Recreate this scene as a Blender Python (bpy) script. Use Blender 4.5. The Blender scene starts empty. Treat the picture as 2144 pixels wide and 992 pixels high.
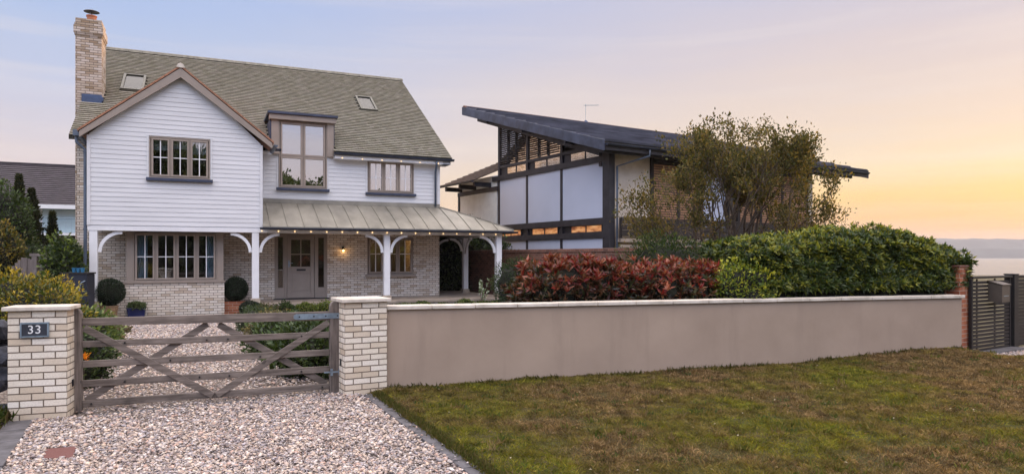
import bpy, bmesh, math, random
import numpy as np
from mathutils import Vector, Matrix, noise
R = math.radians
SC = bpy.context.scene
COL = SC.collection
rng = np.random.default_rng(7)
random.seed(7)

# ------------------------------------------------------------------ camera
F, CX, HY, EYE = 1430.0, 1072.0, 537.0, 1.79
cam = bpy.data.objects.new('camera', bpy.data.cameras.new('camera'))
COL.objects.link(cam)
cam.location = (0, 0, EYE)
cam.rotation_euler = (R(90), 0, 0)
cam.data.sensor_width = 36.0
cam.data.lens = 36.0 * F / 2144.0
cam.data.shift_y = (HY - 496.0) / 2144.0
cam.data.clip_start = 0.1
cam.data.clip_end = 12000
SC.camera = cam

# ------------------------------------------------------------------ colour
def lin(c):
    return tuple((x / 255 / 12.92) if x / 255 <= 0.04045 else ((x / 255 + 0.055) / 1.055) ** 2.4 for x in c)

# ------------------------------------------------------------------ sky and light
SUN_AZ, SUN_EL = 50.0, 3.5          # degrees to the right of the view direction
world = bpy.data.worlds.new('World'); SC.world = world; world.use_nodes = True
wn, wl = world.node_tree.nodes, world.node_tree.links
wn.clear()
def N(t, nodes=None, **kw):
    n = (nodes or wn).new(t)
    for k, v in kw.items(): setattr(n, k, v)
    return n
def mth(nodes, links, op, a, b=None, c=None, clamp=False):
    n = nodes.new('ShaderNodeMath'); n.operation = op; n.use_clamp = clamp
    for i, v in enumerate((a, b, c)):
        if v is None: continue
        if isinstance(v, (int, float)): n.inputs[i].default_value = v
        else: links.new(v, n.inputs[i])
    return n.outputs[0]
def ramp(nodes, links, fac, stops, interp='LINEAR'):
    r = nodes.new('ShaderNodeValToRGB'); cr = r.color_ramp; cr.interpolation = interp
    while len(cr.elements) < len(stops): cr.elements.new(0.5)
    for e, (p, c) in zip(cr.elements, stops):
        e.position = p; e.color = (*c, 1)
    links.new(fac, r.inputs[0]); return r.outputs[0]
def mixc(nodes, links, fac, a, b, mode='MIX'):
    m = nodes.new('ShaderNodeMix'); m.data_type = 'RGBA'; m.blend_type = mode; m.clamp_factor = True
    for idx, v in ((0, fac), (6, a), (7, b)):
        if isinstance(v, (int, float)): m.inputs[idx].default_value = v
        elif isinstance(v, tuple): m.inputs[idx].default_value = (*v, 1)
        else: links.new(v, m.inputs[idx])
    return m.outputs[2]
tc = N('ShaderNodeTexCoord')
sep = N('ShaderNodeSeparateXYZ'); wl.new(tc.outputs['Generated'], sep.inputs[0])
ex, ey, ez = sep.outputs
el = mth(wn, wl, 'ADD', ez, 0.0)
# faint drifting bands of high cloud: stretched noise shifts the elevation and adds thin streaks
mp = N('ShaderNodeMapping'); mp.inputs['Scale'].default_value = (1.3, 1.3, 9.0); mp.inputs['Rotation'].default_value = (0.0, R(-7), 0.0)
wl.new(tc.outputs['Generated'], mp.inputs[0])
nz = N('ShaderNodeTexNoise'); nz.inputs['Scale'].default_value = 2.2; nz.inputs['Detail'].default_value = 5; nz.inputs['Roughness'].default_value = 0.5
wl.new(mp.outputs[0], nz.inputs[0])
wob = mth(wn, wl, 'MULTIPLY', mth(wn, wl, 'SUBTRACT', nz.outputs[0], 0.5), 0.09)
elw = mth(wn, wl, 'ADD', el, mth(wn, wl, 'MULTIPLY', wob, mth(wn, wl, 'MULTIPLY', el, 6.0, clamp=True)), clamp=True)
away = ramp(wn, wl, elw, [(0.0, lin((232, 204, 190))), (0.07, lin((228, 206, 198))), (0.13, lin((220, 208, 212))), (0.20, lin((198, 203, 226))), (0.28, lin((180, 197, 231))), (0.36, lin((166, 190, 235))), (0.48, lin((192, 202, 228))), (0.75, lin((226, 216, 214))), (1.0, lin((226, 216, 212)))])
tow = ramp(wn, wl, elw, [(0.0, lin((250, 166, 78))), (0.035, lin((252, 184, 88))), (0.075, lin((255, 209, 124))), (0.115, lin((252, 223, 178))), (0.18, lin((237, 215, 198))), (0.26, lin((221, 206, 207))), (0.35, lin((203, 199, 216))), (0.48, lin((212, 207, 217))), (0.75, lin((230, 219, 212))), (1.0, lin((230, 219, 212)))])
h = N('ShaderNodeVectorMath', operation='NORMALIZE')
cmb = N('ShaderNodeCombineXYZ'); wl.new(ex, cmb.inputs[0]); wl.new(ey, cmb.inputs[1]); wl.new(cmb.outputs[0], h.inputs[0])
dt = N('ShaderNodeVectorMath', operation='DOT_PRODUCT'); wl.new(h.outputs[0], dt.inputs[0])
dt.inputs[1].default_value = (math.sin(R(SUN_AZ)), math.cos(R(SUN_AZ)), 0)
mr = N('ShaderNodeMapRange', interpolation_type='SMOOTHSTEP'); mr.inputs['From Min'].default_value = 0.15; mr.inputs['From Max'].default_value = 1.03
wl.new(dt.outputs['Value'], mr.inputs['Value'])
skyc = mixc(wn, wl, mr.outputs[0], away, tow)
# thin pale streaks
mp2 = N('ShaderNodeMapping'); mp2.inputs['Scale'].default_value = (0.9, 0.9, 16.0); mp2.inputs['Location'].default_value = (3.1, 1.7, 0.4); mp2.inputs['Rotation'].default_value = (0.0, R(-8), 0.0)
wl.new(tc.outputs['Generated'], mp2.inputs[0])
nz2 = N('ShaderNodeTexNoise'); nz2.inputs['Scale'].default_value = 1.9; nz2.inputs['Detail'].default_value = 6; nz2.inputs['Roughness'].default_value = 0.55
wl.new(mp2.outputs[0], nz2.inputs[0])
st = mth(wn, wl, 'MULTIPLY', mth(wn, wl, 'SUBTRACT', nz2.outputs[0], 0.5, clamp=True), 1.2, clamp=True)
skyc = mixc(wn, wl, st, skyc, lin((244, 232, 226)))
# below the horizon (never seen: land and sea cover it)
below = mth(wn, wl, 'LESS_THAN', ez, -0.004)
skyc = mixc(wn, wl, below, skyc, (0.10, 0.095, 0.085))
bg = N('ShaderNodeBackground'); wl.new(skyc, bg.inputs[0])
# added boost: sky overhead and behind the camera brightened to light the house fronts
bo = N('ShaderNodeMapRange', interpolation_type='SMOOTHSTEP'); bo.inputs['From Min'].default_value = 0.36; bo.inputs['From Max'].default_value = 0.72
bo.inputs['To Min'].default_value = 1.0; bo.inputs['To Max'].default_value = 3.8
wl.new(mth(wn, wl, 'ADD', ez, mth(wn, wl, 'MULTIPLY', mth(wn, wl, 'MULTIPLY', ey, -1.0, clamp=True), mth(wn, wl, 'MULTIPLY', ez, 0.75))), bo.inputs['Value']); wl.new(bo.outputs[0], bg.inputs[1])
sky = N('ShaderNodeTexSky', sky_type='NISHITA'); sky.sun_disc = False
sky.sun_elevation = R(SUN_EL); sky.sun_rotation = R(SUN_AZ); sky.dust_density = 1.5
bg2 = N('ShaderNodeBackground'); wl.new(sky.outputs[0], bg2.inputs[0]); bg2.inputs[1].default_value = 0.012
ad = N('ShaderNodeAddShader'); wl.new(bg.outputs[0], ad.inputs[0]); wl.new(bg2.outputs[0], ad.inputs[1])
wo = N('ShaderNodeOutputWorld'); wl.new(ad.outputs[0], wo.inputs[0])

sun = bpy.data.objects.new('sun', bpy.data.lights.new('sun', 'SUN')); COL.objects.link(sun)
sun.data.energy = 4.5; sun.data.angle = R(4); sun.data.color = (1.0, 0.62, 0.32)
sd = Vector((math.sin(R(SUN_AZ)) * math.cos(R(SUN_EL)), math.cos(R(SUN_AZ)) * math.cos(R(SUN_EL)), math.sin(R(SUN_EL))))
sun.rotation_euler = sd.to_track_quat('Z', 'Y').to_euler()
sun.location = (30, 30, 20)

SC.view_settings.view_transform = 'Standard'; SC.view_settings.look = 'None'
SC.view_settings.exposure = 0.0; SC.view_settings.gamma = 1.0
SC.view_settings.use_curve_mapping = False
SC.cycles.use_denoising = True
SC.cycles.max_bounces = 8; SC.cycles.transparent_max_bounces = 12
SC.cycles.sample_clamp_indirect = 6.0

# ------------------------------------------------------------------ materials
def newmat(name):
    m = bpy.data.materials.new(name); m.use_nodes = True
    nt = m.node_tree; b = nt.nodes['Principled BSDF']
    return m, nt.nodes, nt.links, b
def coords(nodes, links, kind='Object', scale=(1, 1, 1)):
    t = nodes.new('ShaderNodeTexCoord'); mpn = nodes.new('ShaderNodeMapping'); mpn.inputs['Scale'].default_value = scale
    links.new(t.outputs[kind], mpn.inputs[0]); return mpn.outputs[0]
def noisen(nodes, links, co, scale, detail=4, rough=0.55):
    n = nodes.new('ShaderNodeTexNoise'); n.inputs['Scale'].default_value = scale; n.inputs['Detail'].default_value = detail; n.inputs['Roughness'].default_value = rough
    links.new(co, n.inputs[0]); return n.outputs[0]
def bumpn(nodes, links, hgt, strength, dist, b, prev=None):
    n = nodes.new('ShaderNodeBump'); n.inputs['Strength'].default_value = strength; n.inputs['Distance'].default_value = dist
    links.new(hgt, n.inputs['Height'])
    if prev is not None: links.new(prev, n.inputs['Normal'])
    links.new(n.outputs[0], b.inputs['Normal']); return n.outputs[0]
def plain(name, col, rough=0.6, var=0.15, scale=6.0, metal=0.0, bump=0.1, bdist=0.003, dark=None, stretch=(1, 1, 1), spec=0.5):
    m, n, l, b = newmat(name)
    co = coords(n, l, 'Object', stretch)
    a = noisen(n, l, co, scale)
    c2 = dark or tuple(x * (1 - 2.2 * var) for x in col); c1 = tuple(min(1, x * (1 + var)) for x in col)
    l.new(ramp(n, l, a, [(0.3, c2), (0.7, c1)]), b.inputs['Base Color'])
    b.inputs['Roughness'].default_value = rough; b.inputs['Metallic'].default_value = metal
    b.inputs['Specular IOR Level'].default_value = spec
    if bump: bumpn(n, l, noisen(n, l, co, scale * 9, 3), bump, bdist, b)
    return m
def brickmat(name, tones, mortar, bw=0.225, bh=0.075, gap=0.0055, dirt=(0.2, 0.16, 0.1), dirt_amt=0.35, rough=0.85):
    m, n, l, b = newmat(name)
    uv = coords(n, l, 'UV')
    nd = n.new('ShaderNodeTexNoise'); nd.inputs['Scale'].default_value = 14; l.new(uv, nd.inputs[0])
    off = n.new('ShaderNodeVectorMath'); off.operation = 'MULTIPLY_ADD'; off.inputs[1].default_value = (0.006, 0.006, 0); 
    l.new(nd.outputs[1], off.inputs[0]); l.new(uv, off.inputs[2])
    br = n.new('ShaderNodeTexBrick'); br.offset = 0.5; br.inputs['Scale'].default_value = 1
    br.inputs['Brick Width'].default_value = bw; br.inputs['Row Height'].default_value = bh
    br.inputs['Mortar Size'].default_value = gap; br.inputs['Mortar Smooth'].default_value = 0.25
    br.inputs['Color1'].default_value = (0, 0, 0, 1); br.inputs['Color2'].default_value = (1, 1, 1, 1); br.inputs['Mortar'].default_value = (0.5, 0.5, 0.5, 1)
    br.inputs['Bias'].default_value = 0.0
    l.new(off.outputs[0], br.inputs[0])
    k = len(tones)
    base = ramp(n, l, br.outputs[0], [(i / (k - 1), t) for i, t in enumerate(tones)])
    fine = noisen(n, l, uv, 60, 4); big = noisen(n, l, uv, 3.5, 4, 0.6)
    base = mixc(n, l, mth(n, l, 'MULTIPLY', mth(n, l, 'SUBTRACT', fine, 0.35, clamp=True), 0.9), base, tuple(x * 0.62 for x in tones[0]))
    base = mixc(n, l, mth(n, l, 'MULTIPLY', mth(n, l, 'SUBTRACT', big, 0.5, clamp=True), dirt_amt * 4, clamp=True), base, dirt)
    col = mixc(n, l, br.outputs['Fac'], base, mortar)
    l.new(col, b.inputs['Base Color']); b.inputs['Roughness'].default_value = rough
    hgt = mth(n, l, 'ADD', mth(n, l, 'MULTIPLY', br.outputs['Fac'], -1.0), mth(n, l, 'MULTIPLY', fine, 0.35))
    bumpn(n, l, hgt, 0.8, 0.008, b)
    return m
def woodmat(name, c1, c2, axis=0, rough=0.8, knots=True):
    m, n, l, b = newmat(name)
    s = [14, 14, 14]; s[axis] = 0.9
    co = coords(n, l, 'Object', tuple(s))
    g = noisen(n, l, co, 2.2, 8, 0.65)
    co2 = coords(n, l, 'Object'); big = noisen(n, l, co2, 3, 4)
    base = ramp(n, l, g, [(0.3, c1), (0.52, tuple((a + q) / 2 for a, q in zip(c1, c2))), (0.72, c2)])
    base = mixc(n, l, mth(n, l, 'MULTIPLY', mth(n, l, 'SUBTRACT', big, 0.48, clamp=True), 2.2, clamp=True), base, tuple(x * 0.5 for x in c1))
    if knots:
        vo = n.new('ShaderNodeTexVoronoi'); vo.inputs['Scale'].default_value = 3.1; l.new(co2, vo.inputs[0])
        base = mixc(n, l, mth(n, l, 'MULTIPLY', mth(n, l, 'LESS_THAN', vo.outputs['Distance'], 0.1), 0.6), base, tuple(x * 0.35 for x in c1))
    l.new(base, b.inputs['Base Color']); b.inputs['Roughness'].default_value = rough
    bumpn(n, l, g, 0.5, 0.004, b)
    return m
def leafmat(name, rough=0.45, trans=0.3, spec=0.5):
    m, n, l, b = newmat(name)
    at = n.new('ShaderNodeAttribute'); at.attribute_name = 'Col'
    l.new(at.outputs['Color'], b.inputs['Base Color']); b.inputs['Roughness'].default_value = rough
    b.inputs['Specular IOR Level'].default_value = spec
    tr = n.new('ShaderNodeBsdfTranslucent'); 
    tcn = mixc(n, l, 1.0, at.outputs['Color'], (1.6, 1.5, 0.7), 'MULTIPLY'); l.new(tcn, tr.inputs[0])
    mx = n.new('ShaderNodeMixShader'); mx.inputs[0].default_value = trans
    l.new(b.outputs[0], mx.inputs[1]); l.new(tr.outputs[0], mx.inputs[2])
    l.new(mx.outputs[0], n['Material Output'].inputs[0])
    return m
def glassmat(name, refl=0.4, tint=(0.75, 0.8, 0.82), rough=0.0):
    m, n, l, b = newmat(name); n.remove(b)
    tr = n.new('ShaderNodeBsdfTransparent'); tr.inputs[0].default_value = (*tint, 1)
    gl = n.new('ShaderNodeBsdfGlossy'); gl.inputs['Roughness'].default_value = rough; gl.inputs[0].default_value = (0.95, 0.96, 1, 1)
    fr = n.new('ShaderNodeFresnel'); fr.inputs[0].default_value = 1.5
    fac = mth(n, l, 'ADD', mth(n, l, 'MULTIPLY', fr.outputs[0], 0.8), refl - 0.03, clamp=True)
    # float glass is never perfectly flat
    co = coords(n, l, 'Object'); w = noisen(n, l, co, 1.3, 2)
    bp = n.new('ShaderNodeBump'); bp.inputs['Strength'].default_value = 0.12; bp.inputs['Distance'].default_value = 0.01; l.new(w, bp.inputs['Height']); l.new(bp.outputs[0], gl.inputs['Normal'])
    mx = n.new('ShaderNodeMixShader'); l.new(fac, mx.inputs[0]); l.new(tr.outputs[0], mx.inputs[1]); l.new(gl.outputs[0], mx.inputs[2])
    l.new(mx.outputs[0], n['Material Output'].inputs[0]); return m
def emit(name, col, s):
    m, n, l, b = newmat(name)
    b.inputs['Base Color'].default_value = (*col, 1); b.inputs['Emission Color'].default_value = (*col, 1); b.inputs['Emission Strength'].default_value = s
    return m

CREAM_T = [(0.58, 0.47, 0.35), (0.72, 0.63, 0.52), (0.79, 0.72, 0.62), (0.83, 0.77, 0.69), (0.76, 0.67, 0.54)]
M = {}
M['brick'] = brickmat('cream brick', [(0.50, 0.39, 0.29), (0.66, 0.57, 0.48), (0.74, 0.66, 0.58), (0.78, 0.71, 0.64), (0.68, 0.58, 0.48)], (0.105, 0.078, 0.062), gap=0.0066, dirt_amt=0.2)
M['pier_brick'] = brickmat('pale cream brick of the gate piers', CREAM_T, (0.155, 0.118, 0.088), gap=0.0072, dirt=(0.42, 0.32, 0.20), dirt_amt=0.22)
M['chimney_brick'] = brickmat('weathered cream brick', [(0.30, 0.21, 0.13), (0.50, 0.41, 0.33), (0.60, 0.51, 0.44), (0.64, 0.56, 0.50), (0.42, 0.31, 0.21)], (0.09, 0.068, 0.055), gap=0.0066, dirt_amt=0.3)
M['red_brick'] = brickmat('red brick', [(0.26, 0.07, 0.03), (0.38, 0.12, 0.055), (0.44, 0.16, 0.075), (0.33, 0.10, 0.05)], (0.42, 0.34, 0.27), dirt=(0.12, 0.07, 0.04), dirt_amt=0.3)
M['old_brick'] = brickmat('old dark red brick', [(0.09, 0.035, 0.025), (0.16, 0.06, 0.04), (0.21, 0.09, 0.06), (0.12, 0.05, 0.035)], (0.23, 0.18, 0.15), dirt=(0.05, 0.045, 0.03), dirt_amt=0.5)
M['white_paint'] = plain('white painted timber', (0.77, 0.77, 0.79), 0.5, 0.03, 2.5, bump=0.05)
M['white_board'] = plain('white weatherboard', (0.66, 0.66, 0.68), 0.55, 0.04, 1.6, bump=0.12, bdist=0.002, stretch=(0.4, 1, 3))
M['taupe'] = plain('taupe painted timber', (0.30, 0.245, 0.205), 0.5, 0.05, 3, bump=0.05)
M['lead'] = plain('lead grey blue', (0.035, 0.045, 0.085), 0.5, 0.2, 5, bump=0.1)
M['flash_blue'] = plain('blue grey lead flashing', (0.045, 0.075, 0.16), 0.5, 0.15, 8, bump=0.2)
M['gutter'] = plain('dark grey gutter', (0.028, 0.036, 0.06), 0.42, 0.2, 4, bump=0.03)
M['downpipe'] = plain('blue grey downpipe', (0.10, 0.13, 0.18), 0.4, 0.15, 4, bump=0.03)
M['stone'] = plain('pale stone coping', (0.62, 0.56, 0.50), 0.8, 0.1, 5, bump=0.25, bdist=0.002, dark=(0.42, 0.37, 0.31))
M['plinth'] = plain('tan stone plinth', (0.42, 0.35, 0.28), 0.85, 0.12, 9, bump=0.3)
M['paving'] = plain('beige veranda paving', (0.33, 0.27, 0.22), 0.8, 0.15, 2.5, bump=0.2)
m, n, l, b = newmat('taupe masonry render'); co = coords(n, l, 'Object')
st_ = noisen(n, l, coords(n, l, 'Object', (2.2, 1, .28)), 1.6, 6, .65); bg_ = noisen(n, l, co, .8, 5, .6); sp_ = noisen(n, l, co, 46, 5, .7)
c = ramp(n, l, bg_, [(.3, (.315, .242, .190)), (.5, (.36, .278, .220)), (.7, (.40, .31, .245))])
c = mixc(n, l, mth(n, l, 'MULTIPLY', mth(n, l, 'SUBTRACT', st_, .53, clamp=True), 2.2, clamp=True), c, (.27, .21, .17))
c = mixc(n, l, mth(n, l, 'MULTIPLY', mth(n, l, 'SUBTRACT', sp_, .60, clamp=True), 3.0, clamp=True), c, (.20, .15, .12))
l.new(c, b.inputs['Base Color']); b.inputs['Roughness'].default_value = .95; b.inputs['Specular IOR Level'].default_value = .2
bumpn(n, l, noisen(n, l, co, 120, 4), .6, .004, b, bumpn(n, l, noisen(n, l, co, 3, 3), .25, .02, b)); M['render'] = m
M['seam'] = plain('standing seam zinc', (0.27, 0.25, 0.21), 0.5, 0.16, 1.8, metal=0.2, bump=0.04, stretch=(1, 0.35, 1))
M['verge'] = plain('terracotta verge tile', (0.36, 0.17, 0.10), 0.8, 0.2, 14, bump=0.3)
M['kerb'] = plain('slate grey edging stone', (0.095, 0.09, 0.10), 0.8, 0.25, 7, bump=0.4, dark=(0.055, 0.052, 0.055))
M['black_timber'] = plain('black stained timber', (0.022, 0.02, 0.026), 0.55, 0.3, 3, bump=0.25, stretch=(1, 1, 1), dark=(0.010, 0.009, 0.013))
M['plaster'] = plain('cream rough plaster', (0.60, 0.53, 0.45), 0.9, 0.06, 2.2, bump=0.4, dark=(0.47, 0.40, 0.33))
M['panel_white'] = plain('satin white panel', (0.46, 0.51, 0.64), 0.25, 0.02, 1.0, bump=0)
M['dark_metal'] = plain('dark metal', (0.014, 0.012, 0.013), 0.55, 0.2, 6, metal=0.1, bump=0.05)
M['galv'] = plain('galvanised steel', (0.28, 0.36, 0.44), 0.4, 0.15, 12, metal=0.6, bump=0.1)
M['black'] = plain('black plastic', (0.012, 0.012, 0.016), 0.4, 0.1, 6, bump=0)
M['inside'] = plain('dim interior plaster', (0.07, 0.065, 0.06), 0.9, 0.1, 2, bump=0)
M['blind'] = plain('pale fabric', (0.7, 0.74, 0.76), 0.9, 0.05, 3, bump=0)
M['curtain'] = plain('blue white curtain', (0.50, 0.62, 0.68), 0.9, 0.08, 3, bump=0)
M['terracotta'] = plain('terracotta', (0.40, 0.15, 0.08), 0.8, 0.15, 8, bump=0.2)
M['wood'] = woodmat('weathered grey oak', (0.065, 0.049, 0.040), (0.275, 0.225, 0.195), 0)
M['wood_v'] = woodmat('weathered grey oak upright', (0.065, 0.050, 0.042), (0.25, 0.205, 0.18), 2)
M['wood_fence'] = woodmat('silvered fence boards', (0.10, 0.08, 0.075), (0.24, 0.20, 0.185), 2)
M['wood_slat'] = woodmat('brown cedar slat', (0.13, 0.065, 0.035), (0.28, 0.15, 0.085), 0, knots=False)
M['wood_brown'] = woodmat('dark brown timber', (0.013, 0.009, 0.008), (0.032, 0.023, 0.020), 0, knots=False)
M['glass_hi'] = glassmat('coated window glass', 0.62, (0.7, 0.74, 0.78))
M['glass_lo'] = glassmat('window glass', 0.30, (0.8, 0.84, 0.86)); M['glass_gf'] = glassmat('ground floor glass', 0.13, (0.8, 0.84, 0.88))
M['bark'] = plain('grey brown bark', (0.10, 0.075, 0.055), 0.9, 0.3, 14, bump=0.6, bdist=0.01, dark=(0.045, 0.033, 0.025))
M['twig'] = plain('brown twig', (0.13, 0.09, 0.065), 0.85, 0.25, 10, bump=0.1)
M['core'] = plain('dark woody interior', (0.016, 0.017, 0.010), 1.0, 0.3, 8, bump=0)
M['leaf'] = leafmat('glossy leaf', 0.42, 0.22, 0.45)
M['leaf_soft'] = leafmat('soft leaf', 0.6, 0.32, 0.3)
M['leaf_red'] = leafmat('red glossy leaf', 0.36, 0.2, 0.5)
M['grass'] = leafmat('grass blade', 0.7, 0.25, 0.2)
M['bulb'] = emit('warm bulb', (1.0, 0.66, 0.32), 2.2)
M['lampglow'] = emit('lamp flame', (1.0, 0.55, 0.15), 9.0)

# ------------------------------------------------------------------ mesh helpers
class MB:
    def __init__(s): s.v = []; s.f = []; s.mi = []
    def add(s, vs, fs, mi=0):
        o = len(s.v); s.v += [tuple(p) for p in vs]; s.f += [tuple(o + i for i in f) for f in fs]; s.mi += [mi] * len(fs); return s
    def box(s, x0, x1, y0, y1, z0, z1, mi=0):
        return s.add([(x0, y0, z0), (x1, y0, z0), (x1, y1, z0), (x0, y1, z0), (x0, y0, z1), (x1, y0, z1), (x1, y1, z1), (x0, y1, z1)],
                     [(0, 3, 2, 1), (4, 5, 6, 7), (0, 1, 5, 4), (1, 2, 6, 5), (2, 3, 7, 6), (3, 0, 4, 7)], mi)
    def bar(s, a, b, w, h, up=(0, 0, 1), mi=0):
        a, b = Vector(a), Vector(b); d = (b - a).normalized(); sx = d.cross(Vector(up)).normalized(); uz = sx.cross(d)
        p = []
        for q in (a, b):
            for i, j in ((-1, -1), (1, -1), (1, 1), (-1, 1)): p.append(q + sx * (w / 2 * i) + uz * (h / 2 * j))
        return s.add(p, [(3, 2, 1, 0), (4, 5, 6, 7), (0, 1, 5, 4), (1, 2, 6, 5), (2, 3, 7, 6), (3, 0, 4, 7)], mi)
    def prism(s, poly, axis, a0, a1, mi=0):
        """poly: list of 2-D points in the plane across `axis`; for axis y: (x,z); x: (y,z); z: (x,y)"""
        def P(p, t): return {'y': (p[0], t, p[1]), 'x': (t, p[0], p[1]), 'z': (p[0], p[1], t)}[axis]
        n = len(poly); vs = [P(p, a0) for p in poly] + [P(p, a1) for p in poly]
        fs = [tuple(range(n)), tuple(range(2 * n - 1, n - 1, -1))] + [(i, i + n, (i + 1) % n + n, (i + 1) % n) for i in range(n)]
        return s.add(vs, fs, mi)
    def tube(s, pts, r, n=8, mi=0, caps=True):
        pts = [Vector(p) for p in pts]; m = len(pts)
        rs = r if hasattr(r, '__len__') else [r] * m
        vs = []; ref = None
        for i, p in enumerate(pts):
            d = (pts[min(i + 1, m - 1)] - pts[max(i - 1, 0)]).normalized()
            if ref is None: ref = Vector((0, 0, 1)) if abs(d.z) < 0.9 else Vector((1, 0, 0))
            sx = d.cross(ref).normalized(); sy = sx.cross(d).normalized(); ref = sy if abs(sy.dot(ref)) > 0.1 else ref
            for k in range(n):
                a = 2 * math.pi * k / n; vs.append(p + (sx * math.cos(a) + sy * math.sin(a)) * rs[i])
        fs = [(i * n + k, i * n + (k + 1) % n, (i + 1) * n + (k + 1) % n, (i + 1) * n + k) for i in range(m - 1) for k in range(n)]
        if caps: fs += [tuple(range(n - 1, -1, -1)), tuple(range((m - 1) * n, m * n))]
        return s.add(vs, fs, mi)
    def lathe(s, prof, c=(0, 0, 0), n=24, mi=0):
        vs = [(c[0] + r * math.cos(2 * math.pi * k / n), c[1] + r * math.sin(2 * math.pi * k / n), c[2] + z) for r, z in prof for k in range(n)]
        m = len(prof)
        fs = [(i * n + k, i * n + (k + 1) % n, (i + 1) * n + (k + 1) % n, (i + 1) * n + k) for i in range(m - 1) for k in range(n)]
        fs += [tuple(range(n - 1, -1, -1)), tuple(range((m - 1) * n, m * n))]
        return s.add(vs, fs, mi)
    def build(s, name, mat, parent=None, bevel=0.0, smooth=False, uv=True):
        me = bpy.data.meshes.new(name); me.from_pydata(s.v, [], s.f)
        for mm in (mat if isinstance(mat, (list, tuple)) else [mat]): me.materials.append(mm)
        if any(s.mi): me.polygons.foreach_set('material_index', s.mi)
        if uv:
            L = me.uv_layers.new(name='UVMap'); z = Vector((0, 0, 1))
            for p in me.polygons:
                n = p.normal
                if abs(n.z) > 0.9:
                    for li in p.loop_indices:
                        c = me.vertices[me.loops[li].vertex_index].co; L.data[li].uv = (c.x, c.y)
                else:
                    t = z.cross(n).normalized()
                    for li in p.loop_indices:
                        c = me.vertices[me.loops[li].vertex_index].co; L.data[li].uv = (c.dot(t), c.z)
        if smooth: me.polygons.foreach_set('use_smooth', [True] * len(me.polygons))
        o = bpy.data.objects.new(name, me); COL.objects.link(o)
        if parent is not None: o.parent = parent
        if bevel:
            md = o.modifiers.new('bevel', 'BEVEL'); md.width = bevel; md.segments = 2; md.limit_method = 'ANGLE'
        return o
def tag(o, label=None, cat=None, group=None, kind=None):
    if label: o['label'] = label
    if cat: o['category'] = cat
    if group: o['group'] = group
    if kind: o['kind'] = kind
    return o
def thing(name, label, cat, loc=(0, 0, 0), rz=0.0, group=None):
    o = bpy.data.objects.new(name, None); COL.objects.link(o); o.location = loc; o.rotation_euler = (0, 0, rz)
    o.empty_display_size = 0.2
    return tag(o, label, cat, group)
def W(x, y, Z):
    """the place whose depth is Z metres along the view, read off the photograph"""
    return Vector(((x - CX) / F * Z, Z, EYE - (y - HY) / F * Z))
def npmesh(name, verts, faces_n, idx, mat, parent=None, col=None, smooth=False):
    """verts (n,3); idx flat loop indices of faces all with faces_n corners"""
    me = bpy.data.meshes.new(name); nv = len(verts); nf = len(idx) // faces_n
    me.vertices.add(nv); me.vertices.foreach_set('co', np.asarray(verts, np.float32).ravel())
    me.loops.add(len(idx)); me.loops.foreach_set('vertex_index', np.asarray(idx, np.int32))
    me.polygons.add(nf); me.polygons.foreach_set('loop_start', np.arange(0, len(idx), faces_n, dtype=np.int32))
    me.polygons.foreach_set('loop_total', np.full(nf, faces_n, np.int32))
    if smooth: me.polygons.foreach_set('use_smooth', np.ones(nf, bool))
    me.materials.append(mat); me.update(calc_edges=True)
    if col is not None:
        a = me.color_attributes.new('Col', 'FLOAT_COLOR', 'POINT')
        a.data.foreach_set('color', np.hstack([col, np.ones((nv, 1))]).astype(np.float32).ravel())
    o = bpy.data.objects.new(name, me); COL.objects.link(o)
    if parent is not None: o.parent = parent
    return o
def unit(a): return a / np.maximum(np.linalg.norm(a, axis=1, keepdims=True), 1e-9)
def leaves(name, P, D, Nn, L, Wd, C, mat, parent=None, fold=0.18, droop=0.12):
    n = len(P); D = unit(D); S = unit(np.cross(D, Nn)); N2 = np.cross(S, D)
    L = np.asarray(L).reshape(-1, 1) * np.ones((n, 1)); Wd = np.asarray(Wd).reshape(-1, 1) * np.ones((n, 1))
    V = np.empty((n, 4, 3)); mid = P + D * L * 0.5
    V[:, 0] = P; V[:, 1] = mid + S * Wd / 2 + N2 * Wd * fold; V[:, 2] = P + D * L - N2 * L * droop; V[:, 3] = mid - S * Wd / 2 + N2 * Wd * fold
    b = np.arange(n)[:, None] * 4
    idx = np.hstack([b + 0, b + 1, b + 2, b + 0, b + 2, b + 3]).ravel()
    return npmesh(name, V.reshape(-1, 3), 3, idx, mat, parent, np.repeat(C, 4, axis=0))
def rdir(n, up=0.0):
    v = rng.normal(size=(n, 3)); v = unit(v); v[:, 2] += up; return unit(v)
def pal(n, cols, w=None, jit=0.18):
    cols = np.array(cols); k = rng.choice(len(cols), n, p=None if w is None else np.array(w) / sum(w))
    return np.clip(cols[k] * (1 + rng.normal(size=(n, 1)) * jit), 0.003, 1)
def vnoise(P, s):
    return np.array([noise.noise(Vector(p * s)) for p in P])
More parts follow.
